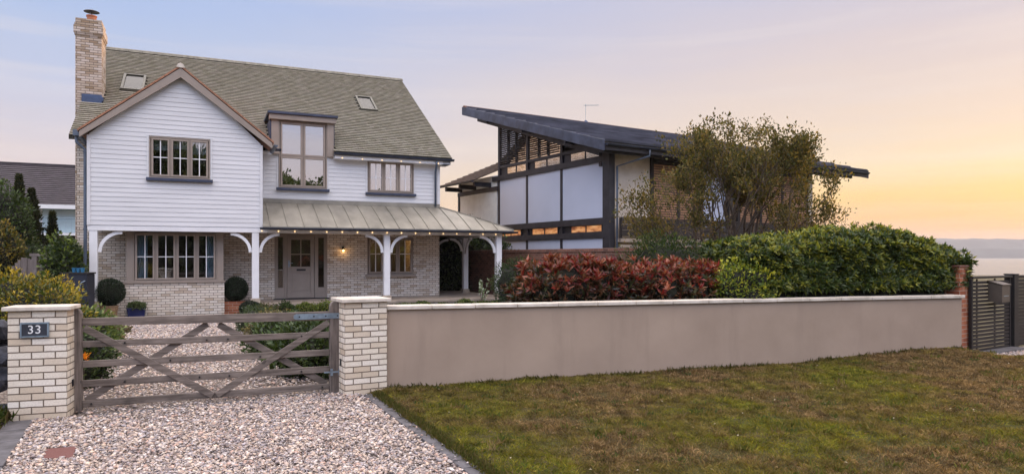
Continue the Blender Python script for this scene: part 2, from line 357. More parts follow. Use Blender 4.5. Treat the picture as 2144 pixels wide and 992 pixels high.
# =================================================================== GROUND, DRIVE, LAWN, SEA
def smooth(t): t = max(0.0, min(1.0, t)); return t * t * (3 - 2 * t)
G0 = Vector((-4.91, 7.5)); GD = Vector((0.914, 0.405)).normalized(); GN = Vector((-GD.y, GD.x))   # gate line, into the garden
WA = Vector((-1.66, 9.06)); WB = Vector((7.67, 11.65)); WD = (WB - WA).normalized(); WN = Vector((-WD.y, WD.x)); WLEN = (WB - WA).length
KR0, KR1 = Vector((-1.90, 8.72)), Vector((-0.38, 5.63))          # right kerb, drive side
KD = (KR1 - KR0).normalized()
KL0, KL1 = Vector((-5.15, 7.33)), Vector((-4.34, 5.84)); KLD = (KL1 - KL0).normalized()
def lawn_h(x, y):
    a = smooth((x + 1.5) / 9.5); b = smooth((y - 5.0) / 6.0)
    n = noise.noise(Vector((x * 0.7, y * 0.7, 3))) * 0.03 + noise.noise(Vector((x * 2.3, y * 2.3, 9))) * 0.012
    k = Vector((x, y)) - KR0; side = (k.x * -KD.y + k.y * KD.x)
    edge = smooth(abs(side) / 0.5)
    mound = 0.10 * math.exp(-(((x - 7.0) / 1.4) ** 2 + ((y - 11.2) / 0.8) ** 2))
    q = ((x - 8.02) * -0.53 + (y - 11.93) * 0.848)
    dip = 0.13 * smooth((x - 7.7) / .5) * smooth((q + 1.0) / .5)
    return 0.015 + edge * (0.035 + 0.10 * a * b + n + mound - dip)

# the land: one sheet to the shore
m, n, l, b = newmat('garden soil'); co = coords(n, l, 'Object')
l.new(ramp(n, l, noisen(n, l, co, 1.3, 6), [(0.3, (0.035, 0.03, 0.018)), (0.6, (0.06, 0.06, 0.025)), (0.8, (0.09, 0.075, 0.04))]), b.inputs['Base Color']); b.inputs['Roughness'].default_value = 1
bumpn(n, l, noisen(n, l, co, 25, 4), 0.6, 0.03, b); M['soil'] = m
g = MB(); g.add([(-140, -60, -0.06), (60, -60, -0.06), (60, 62, -0.06), (30, 75, -0.06), (-140, 75, -0.06)], [(0, 1, 2, 3, 4)])
g.add([(60, -60, -0.06), (75, -60, -4.5), (75, 66, -4.5), (60, 62, -0.06)], [(0, 1, 2, 3)])
g.add([(60, 62, -0.06), (75, 66, -4.5), (34, 84, -4.5), (30, 75, -0.06)], [(0, 1, 2, 3)])
g.add([(30, 75, -0.06), (34, 84, -4.5), (-140, 84, -4.5), (-140, 75, -0.06)], [(0, 1, 2, 3)])
tag(g.build('ground', M['soil']), kind='structure')

m, n, l, b = newmat('sea water'); co = coords(n, l, 'Object', (1, 2.6, 1))
b.inputs['Base Color'].default_value = (0.16, 0.17, 0.19, 1); b.inputs['Roughness'].default_value = 0.22; b.inputs['Specular IOR Level'].default_value = 0.9
b.inputs['Metallic'].default_value = 0.45
bumpn(n, l, noisen(n, l, co, 0.16, 6, 0.62), 0.5, 0.9, b); M['sea'] = m
g = MB(); g.add([(-3500, 70, -4.0), (5000, -200, -4.0), (5000, 5200, -4.0), (-3500, 5200, -4.0)], [(0, 1, 2, 3)])
tag(g.build('sea', M['sea']), kind='structure')

# far shore: a long low wooded ridge with real depth
M['hill'] = plain('distant woodland', (0.055, 0.06, 0.05), 1.0, 0.3, 0.01, bump=0)
vs = []; nx = 260; prof = [(0, 0.0), (60, 0.42), (220, 0.85), (420, 1.0), (700, 0.9), (1200, 0.0)]
for i in range(nx):
    x = -2500 + i * 26.0
    hh = 84 + 12 * noise.noise(Vector((x * 0.0012, 0, 1))) + 4.5 * noise.noise(Vector((x * 0.02, 0, 5))) + 2.5 * noise.noise(Vector((x * 0.07, 2, 5)))
    for dy, k in prof: vs.append((x, 2500 + dy, -4.2 + hh * k))
p = len(prof); fs = [(i * p + j, (i + 1) * p + j, (i + 1) * p + j + 1, i * p + j + 1) for i in range(nx - 1) for j in range(p - 1)]
tag(MB().add(vs, fs).build('hills', M['hill'], uv=False), kind='structure')

# lawn in front of the wall
m, n, l, b = newmat('lawn thatch'); co = coords(n, l, 'Object')
big = noisen(n, l, co, 0.75, 5, 0.6); fine = noisen(n, l, co, 22, 6, 0.7)
c1 = ramp(n, l, big, [(0.32, (0.075, 0.055, 0.028)), (0.46, (0.085, 0.07, 0.028)), (0.62, (0.065, 0.068, 0.02)), (0.75, (0.04, 0.055, 0.012))])
l.new(mixc(n, l, mth(n, l, 'MULTIPLY', mth(n, l, 'SUBTRACT', fine, 0.42, clamp=True), 3.0, clamp=True), c1, (0.025, 0.02, 0.012)), b.inputs['Base Color'])
b.inputs['Roughness'].default_value = 1; b.inputs['Specular IOR Level'].default_value = 0.1
bumpn(n, l, fine, 0.9, 0.03, b); M['thatch'] = m
vs, fs = [], []
ys = [2.0 + 0.2 * i for i in range(56)]
for j, y in enumerate(ys):
    xl = KR0.x + (y - KR0.y) / KD.y * KD.x + 0.05 if y < 8.9 else -1.95 + (y - 8.9) * 0.3
    for i in range(80):
        x = xl + (19.0 - xl) * (i / 79.0) ** 1.15
        vs.append((x, y, lawn_h(x, y)))
fs = [(j * 80 + i, j * 80 + i + 1, (j + 1) * 80 + i + 1, (j + 1) * 80 + i) for j in range(len(ys) - 1) for i in range(79)]
lawn = MB().add(vs, fs).build('lawn', M['thatch'], smooth=True, uv=False); tag(lawn, kind='structure')

# gravel bed of the drive, outside and inside the gate
m, n, l, b = newmat('crushed stone bed'); co = coords(n, l, 'Object')
vo = n.new('ShaderNodeTexVoronoi'); vo.inputs['Scale'].default_value = 34; l.new(co, vo.inputs[0])
sc = n.new('ShaderNodeSeparateColor'); l.new(vo.outputs['Color'], sc.inputs[0])
c = ramp(n, l, sc.outputs[0], [(0, (0.25, 0.20, 0.18)), (0.35, (0.42, 0.34, 0.29)), (0.7, (0.55, 0.47, 0.41)), (1, (0.30, 0.27, 0.27))])
c = mixc(n, l, mth(n, l, 'MULTIPLY', vo.outputs['Distance'], 1.3, clamp=True), c, (0.09, 0.07, 0.06)); l.new(c, b.inputs['Base Color'])
b.inputs['Roughness'].default_value = 0.9; bumpn(n, l, mth(n, l, 'MULTIPLY', vo.outputs['Distance'], -1), 1.0, 0.02, b); M['gravelbed'] = m
def inner_h(x, y):
    d = (Vector((x, y)) - G0).dot(GN); return 0.0 + 0.14 * smooth(d / 9.5)
g = MB(); g.add([(-6.2, 1.5, -0.012), (2.2, 1.5, -0.012), (-1.9, 9.0, -0.012), (-5.3, 7.5, -0.012)], [(0, 1, 2, 3)])
g.build('gravel_drive', M['gravelbed']); tag(bpy.data.objects['gravel_drive'], kind='structure')
vs = []
for j in range(26):
    for i in range(12):
        p = G0 + GD * (-1.6 + i * 1.15) + GN * (0.0 + j * 0.5)
        vs.append((p.x, p.y, inner_h(p.x, p.y) - 0.012))
fs = [(j * 12 + i, j * 12 + i + 1, (j + 1) * 12 + i + 1, (j + 1) * 12 + i) for j in range(25) for i in range(11)]
tag(MB().add(vs, fs).build('gravel_path', M['gravelbed']), kind='structure')

# kerbs: a row of dark setts right of the drive, broad slabs left, a threshold row before the gate
k = MB(); d = 0.0
KN = Vector((KD.y, -KD.x)) * -1
if KN.x < 0: KN = -KN
while d < 7.0:
    ln = 0.20 + random.random() * 0.03
    a = KR0 + KD * (d - 0.02); w = 0.125
    q = [a, a + KD * (ln - 0.008), a + KD * (ln - 0.008) + KN * w, a + KN * w]
    zt = 0.028 + random.random() * 0.006
    k.prism([(p_.x, p_.y) for p_ in q], 'z', -0.08, zt); d += ln
kr = k.build('kerb', M['kerb'], bevel=0.006); tag(kr, 'narrow slate grey stone edging between the gravel drive and the lawn', 'kerb')
k = MB(); d = 0.0; LN = Vector((KLD.y, -KLD.x))
if LN.x > 0: LN = -LN
while d < 5.0:
    ln = 0.44 + random.random() * 0.06
    a = KL0 + KLD * (d - 0.10); w = 0.24
    q = [a, a + KLD * (ln - 0.012), a + KLD * (ln - 0.012) + LN * w, a + LN * w]
    k.prism([(p_.x, p_.y) for p_ in q], 'z', -0.08, 0.02 + random.random() * 0.008); d += ln
kl = k.build('kerb', M['kerb'], bevel=0.006); tag(kl, 'broad grey slab edging left of the gravel drive below the number pier', 'kerb')
k = MB(); a0 = W(192, 873, 7.62).xy; a1 = W(716, 823, 8.93).xy; dd = (a1 - a0).normalized(); nn = Vector((-dd.y, dd.x)); L_ = (a1 - a0).length; d = 0
while d < L_ - 0.1:
    ln = min(0.30 + random.random() * 0.1, L_ - d); a = a0 + dd * d
    q = [a, a + dd * (ln - 0.01), a + dd * (ln - 0.01) + nn * 0.09, a + nn * 0.09]
    k.prism([(p_.x, p_.y) for p_ in q], 'z', -0.08, 0.012 + random.random() * 0.008); d += ln
kt = k.build('kerb', M['kerb'], bevel=0.005); tag(kt, 'thin grey stone threshold strip crossing the gravel under the gate', 'kerb')
mc = [W(*q) for q in ((90, 963.5, 6.0), (96, 943.5, 6.3), (160, 938, 6.38), (153, 960.5, 6.04))]
m, n, l, b = newmat('red brown cover'); co = coords(n, l, 'Object')
wv = n.new('ShaderNodeTexWave'); wv.inputs['Scale'].default_value = 14; wv.inputs['Distortion'].default_value = 0.6; l.new(co, wv.inputs[0])
l.new(ramp(n, l, wv.outputs['Fac'], [(0.2, (0.10, 0.032, 0.026)), (0.8, (0.16, 0.055, 0.045))]), b.inputs['Base Color']); b.inputs['Roughness'].default_value = 0.7
bumpn(n, l, wv.outputs['Fac'], 0.5, 0.005, b); M['cover'] = m
c_ = MB().prism([(p_.x, p_.y) for p_ in mc], 'z', -0.02, 0.022).build('drain_cover', M['cover'], bevel=0.004)
tag(c_, 'small red brown square drain cover set in the front gravel', 'drain cover')

# =================================================================== HOUSE
PHI = math.atan(0.448)
HO = Vector((-11.08, 18.07, 0)); HE = Vector((math.cos(PHI), math.sin(PHI), 0)); HN = Vector((-math.sin(PHI), math.cos(PHI), 0))
def H(u, v, z): return HO + HE * u + HN * v + Vector((0, 0, z))
house = thing('house', 'detached house with white weatherboarded upper floor, cream brick below and a long olive tiled roof', 'house', HO, PHI)

def rects_minus(u0, u1, z0, z1, holes):
    us = sorted({u0, u1, *[max(u0, min(u1, q)) for hh in holes for q in hh[:2]]}); zs = sorted({z0, z1, *[max(z0, min(z1, q)) for hh in holes for q in hh[2:]]})
    out = []
    for a, b_ in zip(us, us[1:]):
        for c, d_ in zip(zs, zs[1:]):
            if b_ - a < 1e-6 or d_ - c < 1e-6: continue
            mu, mz = (a + b_) / 2, (c + d_) / 2
            if any(hh[0] < mu < hh[1] and hh[2] < mz < hh[3] for hh in holes): continue
            out.append((a, b_, c, d_))
    return out
def wall_u(mb, u0, u1, v0, v1, z0, z1, holes=()):
    for a, b_, c, d_ in rects_minus(u0, u1, z0, z1, holes): mb.box(a, b_, v0, v1, c, d_)
def boards(mb, u0, u1, z0, z1, v, holes=(), pitch=0.128, lim=None):
    """lapped boards on the plane y=v facing -y; lim(z) -> (ulo, uhi) clips the run (gables)"""
    z = z0
    while z < z1 - 1e-4:
        zt = min(z + pitch, z1)
        cuts = sorted({z, zt, *[q for hh in holes for q in hh[2:] if z < q < zt]})
        for za, zb in zip(cuts, cuts[1:]):
            segs = [(u0, u1)]
            for hh in holes:
                if hh[2] < (za + zb) / 2 < hh[3]:
                    segs = [s_ for (a, b_) in segs for s_ in ((a, min(b_, hh[0])), (max(a, hh[1]), b_)) if s_[1] > s_[0] + 1e-4]
            for a, b_ in segs:
                oa, ob = [0.019 - 0.012 * ((q - z) / pitch) for q in (za, zb)]
                if lim:
                    la, lb = lim(za), lim(zb)
                    aa, ba = max(a, la[0]), min(b_, la[1]); ab, bb = max(a, lb[0]), min(b_, lb[1])
                    if ba <= aa: continue
                    if bb <= ab: ab = bb = (aa + ba) / 2
                else: aa = ab = a; ba = bb = b_
                mb.add([(aa, v - oa, za), (ba, v - oa, za), (bb, v - ob, zb), (ab, v - ob, zb), (aa, v, za), (ba, v, za), (bb, v, zb), (ab, v, zb)],
                       [(0, 1, 2, 3), (4, 5, 1, 0), (0, 3, 7, 4), (1, 5, 6, 2)])
        z = zt
def window(parent, u0, u1, z0, z1, v, ncas, glass, split=0.52, sill=True, bars=True, vbars=1, fw=0.06, sillmat='lead', rows=None, reveal=0.10, casw=0.05, label=None):
    """v = outer face of the frame; panes and bars are children"""
    f = MB(); o = fw * 0.55
    f.box(u0, u1, v, v + reveal, z0, z0 + o); f.box(u0, u1, v, v + reveal, z1 - o, z1)
    f.box(u0, u0 + o, v + .002, v + reveal, z0 + o, z1 - o); f.box(u1 - o, u1, v + .002, v + reveal, z0 + o, z1 - o)
    w = (u1 - u0 - 2 * o) / ncas; panes = []
    rws = rows or [(z0 + o, z1 - o)]
    for i in range(ncas):
        a = u0 + o + i * w; b_ = a + w
        if i: f.box(a - 0.014, a + 0.014, v + 0.004, v + reveal, z0 + o, z1 - o)
        for (c, d_) in rws:
            g_ = 0.018; aa, bb, cc, dd_ = a + g_, b_ - g_, c + g_ * .7, d_ - g_ * .7
            for bx in ((aa, bb, cc, cc + casw), (aa, bb, dd_ - casw, dd_), (aa, aa + casw, cc + casw, dd_ - casw), (bb - casw, bb, cc + casw, dd_ - casw)):
                f.box(bx[0], bx[1], v - 0.012, v + reveal - .01, bx[2], bx[3])
            panes.append((aa + casw, bb - casw, cc + casw, dd_ - casw))
    for c, d_ in rws[1:]: f.box(u0 + o, u1 - o, v + 0.003, v + reveal, c - 0.025, c + 0.025)
    # thin backing closes the shadow gap between casement and frame
    for (pa, pb, pc, pd), in [((u0 + .01, u1 - .01, z0 + .01, z1 - .01),)]:
        wall_u(f, pa, pb, v + reveal - 0.02, v + reveal - 0.006, pc, pd, panes)
    fo = f.build('window', M['taupe'], parent, bevel=0.004)
    if label: fo['label'] = label
    for (a, b_, c, d_) in panes:
        MB().box(a - .004, b_ + .004, v + 0.035, v + 0.045, c - .004, d_ + .004).build('pane', M[glass], fo)
        if bars:
            gb = MB()
            for q in range(1, vbars + 1):
                x = a + (b_ - a) * q / (vbars + 1); gb.box(x - 0.012, x + 0.012, v + 0.018, v + 0.034, c, d_)
            zz = c + (d_ - c) * split; gb.box(a, b_, v + 0.020, v + 0.032, zz - 0.011, zz + 0.011)
            gb.build('glazing_bar', M['white_paint'], fo)
    if sill:
        MB().box(u0 - 0.07, u1 + 0.07, v - 0.09, v + 0.05, z0 - 0.085, z0 - 0.003).build('sill', M[sillmat], fo, bevel=0.005)
    return fo

V1 = 1.75; UL, UR = -0.62, 10.15; VB = 14.4; ZE = 5.12
door_h = (4.70, 6.33, 0.43, 2.52); win_r = (7.63, 9.21, 1.19, 2.44)
up_r = (7.64, 9.22, 3.93, 5.0); dor = (4.82, 6.31, 3.97, 6.08)
# brick ground floor and flank walls
w = MB()
wall_u(w, UL, UR, V1, V1 + 0.28, 0.0, 2.74, [door_h, win_r, (0.86, 3.04, 1.12, 2.5)])
w.box(UL, -0.14, V1, V1 + 0.28, 2.74, ZE)
w.box(UL, UL + 0.28, V1 + 0.28, VB, 0, ZE); w.box(UR - 0.28, UR, V1 + 0.28, VB, 0, ZE); w.box(UL, UR, VB, VB + 0.28, 0, ZE)
w.prism([(V1 + 0.3, ZE), (VB, ZE), (8.1, 9.2)], 'x', UL + 0.02, UL + 0.25); w.prism([(V1 + 0.3, ZE), (VB, ZE), (8.1, 9.2)], 'x', UR - 0.25, UR - 0.02)
w.build('brick_wall', M['brick'], house)
# the step back at the right flank, seen between the veranda posts
w = MB().box(UR, 10.82, 4.6, 9.0, 0.0, 2.9); w.build('side_wall', M['brick'], house)
# backing behind the boards
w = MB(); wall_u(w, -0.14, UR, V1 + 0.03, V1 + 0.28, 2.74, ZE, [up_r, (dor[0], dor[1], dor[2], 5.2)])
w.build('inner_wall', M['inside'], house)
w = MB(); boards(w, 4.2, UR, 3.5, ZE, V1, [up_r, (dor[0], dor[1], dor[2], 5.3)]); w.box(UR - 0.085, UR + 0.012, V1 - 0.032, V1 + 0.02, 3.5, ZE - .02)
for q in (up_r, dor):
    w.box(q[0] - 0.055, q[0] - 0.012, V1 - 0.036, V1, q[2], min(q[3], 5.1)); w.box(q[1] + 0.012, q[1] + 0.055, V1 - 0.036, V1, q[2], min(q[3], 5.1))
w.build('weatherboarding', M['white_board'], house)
# interior: floors, a back partition that catches the lamp light
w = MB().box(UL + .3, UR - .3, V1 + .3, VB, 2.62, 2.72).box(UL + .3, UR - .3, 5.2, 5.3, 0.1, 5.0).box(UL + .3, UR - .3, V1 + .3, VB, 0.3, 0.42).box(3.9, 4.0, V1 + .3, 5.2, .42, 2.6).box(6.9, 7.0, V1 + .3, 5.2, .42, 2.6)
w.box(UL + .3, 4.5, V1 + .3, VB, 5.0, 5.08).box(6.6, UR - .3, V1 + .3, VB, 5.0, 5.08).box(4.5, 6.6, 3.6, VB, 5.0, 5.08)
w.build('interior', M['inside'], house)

# front gable wing
gw = (1.31, 2.83, 3.94, 5.07)
GU0, GU1, GA = -0.13, 4.21, 2.09
def glim(z):
    if z <= 4.98: return (GU0, GU1)
    t = (z - 4.98) / (6.98 - 4.98) ; return (GU0 + (GA - GU0) * t - .02, GU1 - (GU1 - GA) * t + .02)
w = MB(); boards(w, GU0, GU1, 2.63, 6.95, 0.0, [gw], pitch=0.1265, lim=glim)
for a, b_ in ((GU0 - .012, GU0 + .07), (GU1 - .07, GU1 + .012)): w.box(a, b_, -0.036, 0.02, 2.625, 5.0)
w.box(gw[0] - 0.055, gw[0] - 0.01, -0.038, 0, gw[2], gw[3] + .05); w.box(gw[1] + 0.01, gw[1] + 0.055, -0.038, 0, gw[2], gw[3] + .05); w.box(gw[0] - 0.01, gw[1] + 0.01, -0.037, 0, gw[3] + .01, gw[3] + .05)
w.add([(GU1 + .02, 0, 2.63), (GU1 + .02, V1, 2.63), (GU1 + .02, V1, 5.0), (GU1 + .02, 0, 5.0)], [(0, 1, 2, 3)])
w.add([(GU0 - .02, 0, 2.63), (GU0 - .02, V1, 2.63), (GU0 - .02, V1, 5.0), (GU0 - .02, 0, 5.0)], [(3, 2, 1, 0)])
w.build('gable_boarding', M['white_board'], house)
w = MB(); wall_u(w, GU0, GU1, 0.02, 0.2, 2.66, 4.98, [gw])
w.prism([(GU0, 4.98), (GU1, 4.98), (GA, 6.88)], 'y', 0.02, 0.2); w.box(GU0, GU0 + .15, .2, V1, 2.66, 4.98); w.box(GU1 - .15, GU1, .2, V1, 2.66, 4.98); w.box(GU0, GU1, 0.01, V1, 2.64, 2.70)
w.build('inner_wall', M['inside'], house)
# gable roof, barge boards, terracotta verge
sl = (6.97 - 5.06) / (GA - (-0.29)); 
def slab(mb, side, v0, v1, off0, off1, ut=None):
    ue = -0.33 if side < 0 else 4.51
    poly = [(ue, 5.05 + off0), (GA, 6.98 + off0), (GA, 6.98 + off1), (ue, 5.05 + off1)]
    mb.prism(poly, 'y', v0, v1)
w = MB()
for s_ in (-1, 1): slab(w, s_, -0.235, 4.35, 0.0, 0.055)
m, n, l, b = newmat('olive brown plain tile'); at = n.new('ShaderNodeAttribute'); at.attribute_name = 'Col'; co = coords(n, l, 'Object')
lich = noisen(n, l, co, 5, 6, 0.7); fine = noisen(n, l, co, 40, 4)
c = mixc(n, l, mth(n, l, 'MULTIPLY', mth(n, l, 'SUBTRACT', lich, 0.52, clamp=True), 2.0, clamp=True), at.outputs['Color'], (0.10, 0.095, 0.06))
c = mixc(n, l, mth(n, l, 'MULTIPLY', mth(n, l, 'SUBTRACT', fine, 0.5, clamp=True), 1.5, clamp=True), c, (0.42, 0.40, 0.32))
l.new(c, b.inputs['Base Color']); b.inputs['Roughness'].default_value = 0.9; b.inputs['Specular IOR Level'].default_value = 0.2; M['tile'] = m
M['under'] = plain('roof underlay', (0.03, 0.028, 0.022), 1.0, 0.1, 3, bump=0)
M['ridge'] = plain('olive ridge tile', (0.22, 0.205, 0.165), 0.9, 0.2, 6, bump=0.3)
w.build('gable_roof', M['verge'], house)
w = MB()
for s_ in (-1, 1):
    ue = -0.29 if s_ < 0 else 4.47
    w.prism([(ue, 4.90), (ue, 5.06), (GA, 6.965), (GA, 6.70)] if s_ < 0 else [(ue, 4.90), (GA, 6.70), (GA, 6.965), (ue, 5.06)], 'y', -0.215, -0.175)
w.build('barge_board', M['taupe'], house, bevel=0.004)
w = MB()
for s_ in (-1, 1):
    ue = -0.29 if s_ < 0 else 4.47
    w.prism([(ue, 4.93), (ue, 5.04), (GA, 6.96), (GA, 6.86)], 'y', -0.173, 0.02)
w.build('soffit', M['taupe'], house)
w = MB()
for i in range(10):
    w.prism([(GA - 0.11, 6.96), (GA - 0.07, 7.055), (GA, 7.09), (GA + 0.07, 7.055), (GA + 0.11, 6.96)], 'y', -0.25 + i * 0.45, -0.25 + i * 0.45 + 0.44)
w.build('ridge_tile', M['stone'], house)

# main roof
SL = 0.636; CA = math.cos(math.atan(SL)); SA = math.sin(math.atan(SL)); V0, Z0 = 1.40, 5.16; VR = 8.13; ZR = Z0 + SL * (VR - V0)
RU0, RU1 = -0.77, 10.50
w = MB()
for (ra, rb_, va_) in ((RU0, 4.60, V0), (4.60, 6.52, 3.2), (6.52, RU1, V0)):
    zv = Z0 + SL * (va_ - V0)
    w.add([(ra, va_, zv), (rb_, va_, zv), (rb_, VR, ZR), (ra, VR, ZR), (ra, va_, zv - .1), (rb_, va_, zv - .1), (rb_, VR, ZR - .12), (ra, VR, ZR - .12)], [(0, 1, 2, 3), (0, 3, 7, 4), (1, 5, 6, 2), (0, 4, 5, 1), (4, 7, 6, 5)])
w.add([(RU0, VR, ZR), (RU1, VR, ZR), (RU1, 2 * VR - V0, Z0), (RU0, 2 * VR - V0, Z0), (RU0, VR, ZR - .12), (RU1, VR, ZR - .12), (RU1, 2 * VR - V0, Z0 - .1), (RU0, 2 * VR - V0, Z0 - .1)], [(0, 1, 2, 3), (0, 3, 7, 4), (1, 5, 6, 2), (3, 2, 6, 7), (4, 7, 6, 5)])
roof = w.build('roof', M['under'], house)
def tile_field(name, u0, u1, L, org, gauge, width, parent, cols, skip=None, lift=0.042, th=0.014):
    """org(u, s) -> point on the slope s metres up from the eave; tiles are lapped wedges"""
    nr = int(L / gauge); V, C, ok = [], [], 0
    for r in range(nr):
        s0 = r * gauge; s1 = s0 + gauge * 1.25
        o = (r % 2) * width / 2; j = 0; x = u0 - o
        while x < u1:
            a, b_ = max(x, u0), min(x + width - 0.004, u1); x += width
            if b_ - a < 0.02: continue
            if skip and skip((a + b_) / 2, s0 + gauge / 2): continue
            dz = random.uniform(-0.003, 0.004); ds = random.uniform(-0.004, 0.004)
            l0 = lift + dz
            V += [org(a, s0 + .035, 0.004), org(b_, s0 + .035, 0.004), org(b_, s0 + ds, l0), org(a, s0 + ds, l0), org(b_, s1, 0.010), org(a, s1, 0.010)]
            cc = random.choice(cols); k_ = random.uniform(0.9, 1.1); C += [tuple(q * k_ for q in cc)] * 6
    nt = len(V) // 6; bb = np.arange(nt)[:, None] * 6
    idx = np.hstack([bb + 0, bb + 1, bb + 2, bb + 3, bb + 3, bb + 2, bb + 4, bb + 5]).ravel()
    return npmesh(name, np.array(V), 4, idx, M['tile'], parent, np.array(C))
def orgm(u, s, o): return (u, V0 + s * CA - o * SA, Z0 + s * SA + o * CA)
SLEN = (VR - V0) / CA
def skipf(u, s):
    v = V0 + s * CA
    if 4.58 < u < 6.55 and v < 3.15: return True
    for a, b_, c, d_ in ((0.16, 0.84, 4.62, 5.88), (8.03, 8.67, 4.69, 5.87)):
        if a - .02 < u < b_ + .02 and c < v < d_: return True
    if u < -0.22 and 3.55 < v < 4.4: return True
    return False
TC = [(0.29, 0.27, 0.215), (0.32, 0.295, 0.235), (0.28, 0.255, 0.20), (0.26, 0.24, 0.18), (0.31, 0.28, 0.23)]
tile_field('roof_tiles', RU0, RU1, SLEN - 0.05, orgm, 0.15, 0.165, roof, TC, skipf)
w = MB(); u = RU0 - 0.03
while u < RU1:
    w.prism([(VR - 0.16, ZR - 0.045), (VR - 0.10, ZR + 0.055), (VR, ZR + 0.10), (VR + 0.10, ZR + 0.055), (VR + 0.16, ZR - 0.045)], 'x', u, min(u + 0.445, RU1 + .03)); u += 0.45
w.build('ridge_tile', M['ridge'], roof, bevel=0.008)
# rooflights
def skylight(u0, u1, v0, v1, lbl):
    def P(u, v, o): s_ = (v - V0) / CA; return orgm(u, s_, o)
    f = MB(); fw = 0.075
    def slabp(a, b_, c, d_, o0, o1):
        pts = [P(a, c, o0), P(b_, c, o0), P(b_, d_, o0), P(a, d_, o0), P(a, c, o1), P(b_, c, o1), P(b_, d_, o1), P(a, d_, o1)]
        f.add(pts, [(0, 3, 2, 1), (4, 5, 6, 7), (0, 1, 5, 4), (1, 2, 6, 5), (2, 3, 7, 6), (3, 0, 4, 7)])
    fv = fw * CA
    for r_ in ((u0, u1, v0, v0 + fv), (u0, u1, v1 - fv, v1), (u0, u0 + fw, v0 + fv, v1 - fv), (u1 - fw, u1, v0 + fv, v1 - fv)): slabp(*r_, 0, 0.10)
    fo = f.build('rooflight', M['skyframe'], roof, bevel=0.004); fo['label'] = lbl
    f = MB(); slabp_ = [P(u0 + fw, v0 + fv, 0.06), P(u1 - fw, v0 + fv, 0.06), P(u1 - fw, v1 - fv, 0.06), P(u0 + fw, v1 - fv, 0.06)]
    f.add(slabp_, [(0, 1, 2, 3)]); f.build('pane', M['glass_sky'], fo)
    f = MB().add([P(u0 + fw, v0 + fv, 0.02), P(u1 - fw, v0 + fv, 0.02), P(u1 - fw, v1 - fv, 0.02), P(u0 + fw, v1 - fv, 0.02)], [(0, 1, 2, 3)]); f.build('blind', M['skyblind'], fo)
M['skyframe'] = plain('dark olive metal', (0.10, 0.095, 0.075), 0.5, 0.1, 5, bump=0)
M['glass_sky'] = glassmat('rooflight glass', 0.015, (0.7, 0.72, 0.7)); M['skyblind'] = plain('beige roof blind', (0.125, 0.118, 0.095), .9, .05, 3, bump=0)
skylight(0.16, 0.84, 4.62, 5.88, 'rooflight left of the front gable'); skylight(8.03, 8.67, 4.69, 5.87, 'rooflight high on the right of the roof')
# chimney
w = MB(); w.box(-0.94, -0.24, 3.6, 4.55, 0.0, 8.72)
ch = w.build('chimney', M['chimney_brick'], house)
w = MB().box(-0.962, -0.218, 3.578, 4.572, 8.60, 8.675).box(-0.984, -0.196, 3.556, 4.594, 8.675, 8.90).box(-0.962, -0.218, 3.578, 4.572, 8.90, 8.975).box(-0.94, -0.24, 3.6, 4.55, 8.975, 9.125)
w.build('corbelled_head', M['chimney_brick'], ch)
MB().lathe([(0.14, 9.12), (0.145, 9.14), (0.13, 9.30), (0.15, 9.31), (0.15, 9.35), (0.11, 9.35)], (-0.56, 4.0, 0), 20).build('chimney_pot', M['terracotta'], ch, smooth=False)
MB().lathe([(0.012, 9.3), (0.012, 9.47)], (-0.56, 4.0, 0), 8).lathe([(0.22, 9.47), (0.20, 9.485), (0.05, 9.54), (0.01, 9.55)], (-0.56, 4.0, 0), 20).build('cowl', M['black'], ch)
MB().box(-0.77, -0.235, 3.56, 3.598, 6.54, 6.80).box(-0.235, -0.205, 3.56, 4.6, 6.6, 6.75).build('flashing', M['flash_blue'], ch)
# eaves: fascia, gutters, downpipes
w = MB().box(6.52, RU1 - .05, V0 + 0.02, V0 + 0.05, Z0 - 0.20, Z0 - 0.02).box(4.3, 4.60, V0 + 0.02, V0 + 0.05, Z0 - 0.20, Z0 - 0.02); w.box(6.52, RU1 - .05, V0 + 0.05, V1, Z0 - 0.20, Z0 - 0.17)
w.prism([(V0 + .02, Z0 - .2), (V1 + 0.3, Z0 - .2), (V1 + 0.3, Z0 + .12), (V0 + .02, Z0 - .06)], 'x', UR + .02, UR + .30)
w.build('fascia', M['white_paint'], house)
def gutter(name, a, b_, parent, r=0.062, mat='gutter'):
    mb = MB(); a, b_ = Vector(a), Vector(b_); d = (b_ - a).normalized(); s_ = d.cross(Vector((0, 0, 1))).normalized()
    pr = [(math.cos(t) * r, -math.sin(t) * r * 1.05) for t in [math.pi * i / 8 for i in range(9)]] + [(-r * .86, 0), (r * .86, 0)]
    n_ = len(pr); vs = [a + s_ * x + Vector((0, 0, z)) for x, z in pr] + [b_ + s_ * x + Vector((0, 0, z)) for x, z in pr]
    pr = pr[:9]; vs = []
    for q in (a, b_):
        for x, z in pr: vs.append(q + s_ * x + Vector((0, 0, z)))
        for x, z in reversed(pr): vs.append(q + s_ * (x * .88) + Vector((0, 0, z * .88 + 0.0)))
    n_ = 18
    mb.add(vs, [(i, (i + 1) % n_, (i + 1) % n_ + n_, i + n_) for i in range(n_)])
    mb.add([q + s_ * x + Vector((0, 0, z)) for q in (a,) for x, z in pr], [tuple(range(9))]); mb.add([b_ + s_ * x + Vector((0, 0, z)) for x, z in pr], [tuple(range(8, -1, -1))])
    return mb.build(name, M[mat], parent)
gutter('gutter', (6.5, V0 - 0.035, Z0 - 0.02), (RU1 + 0.05, V0 - 0.035, Z0 - 0.02), house, 0.075)
gutter('gutter', (4.40, V0 - 0.035, Z0 - 0.02), (4.86, V0 - 0.035, Z0 - 0.02), house, 0.075)
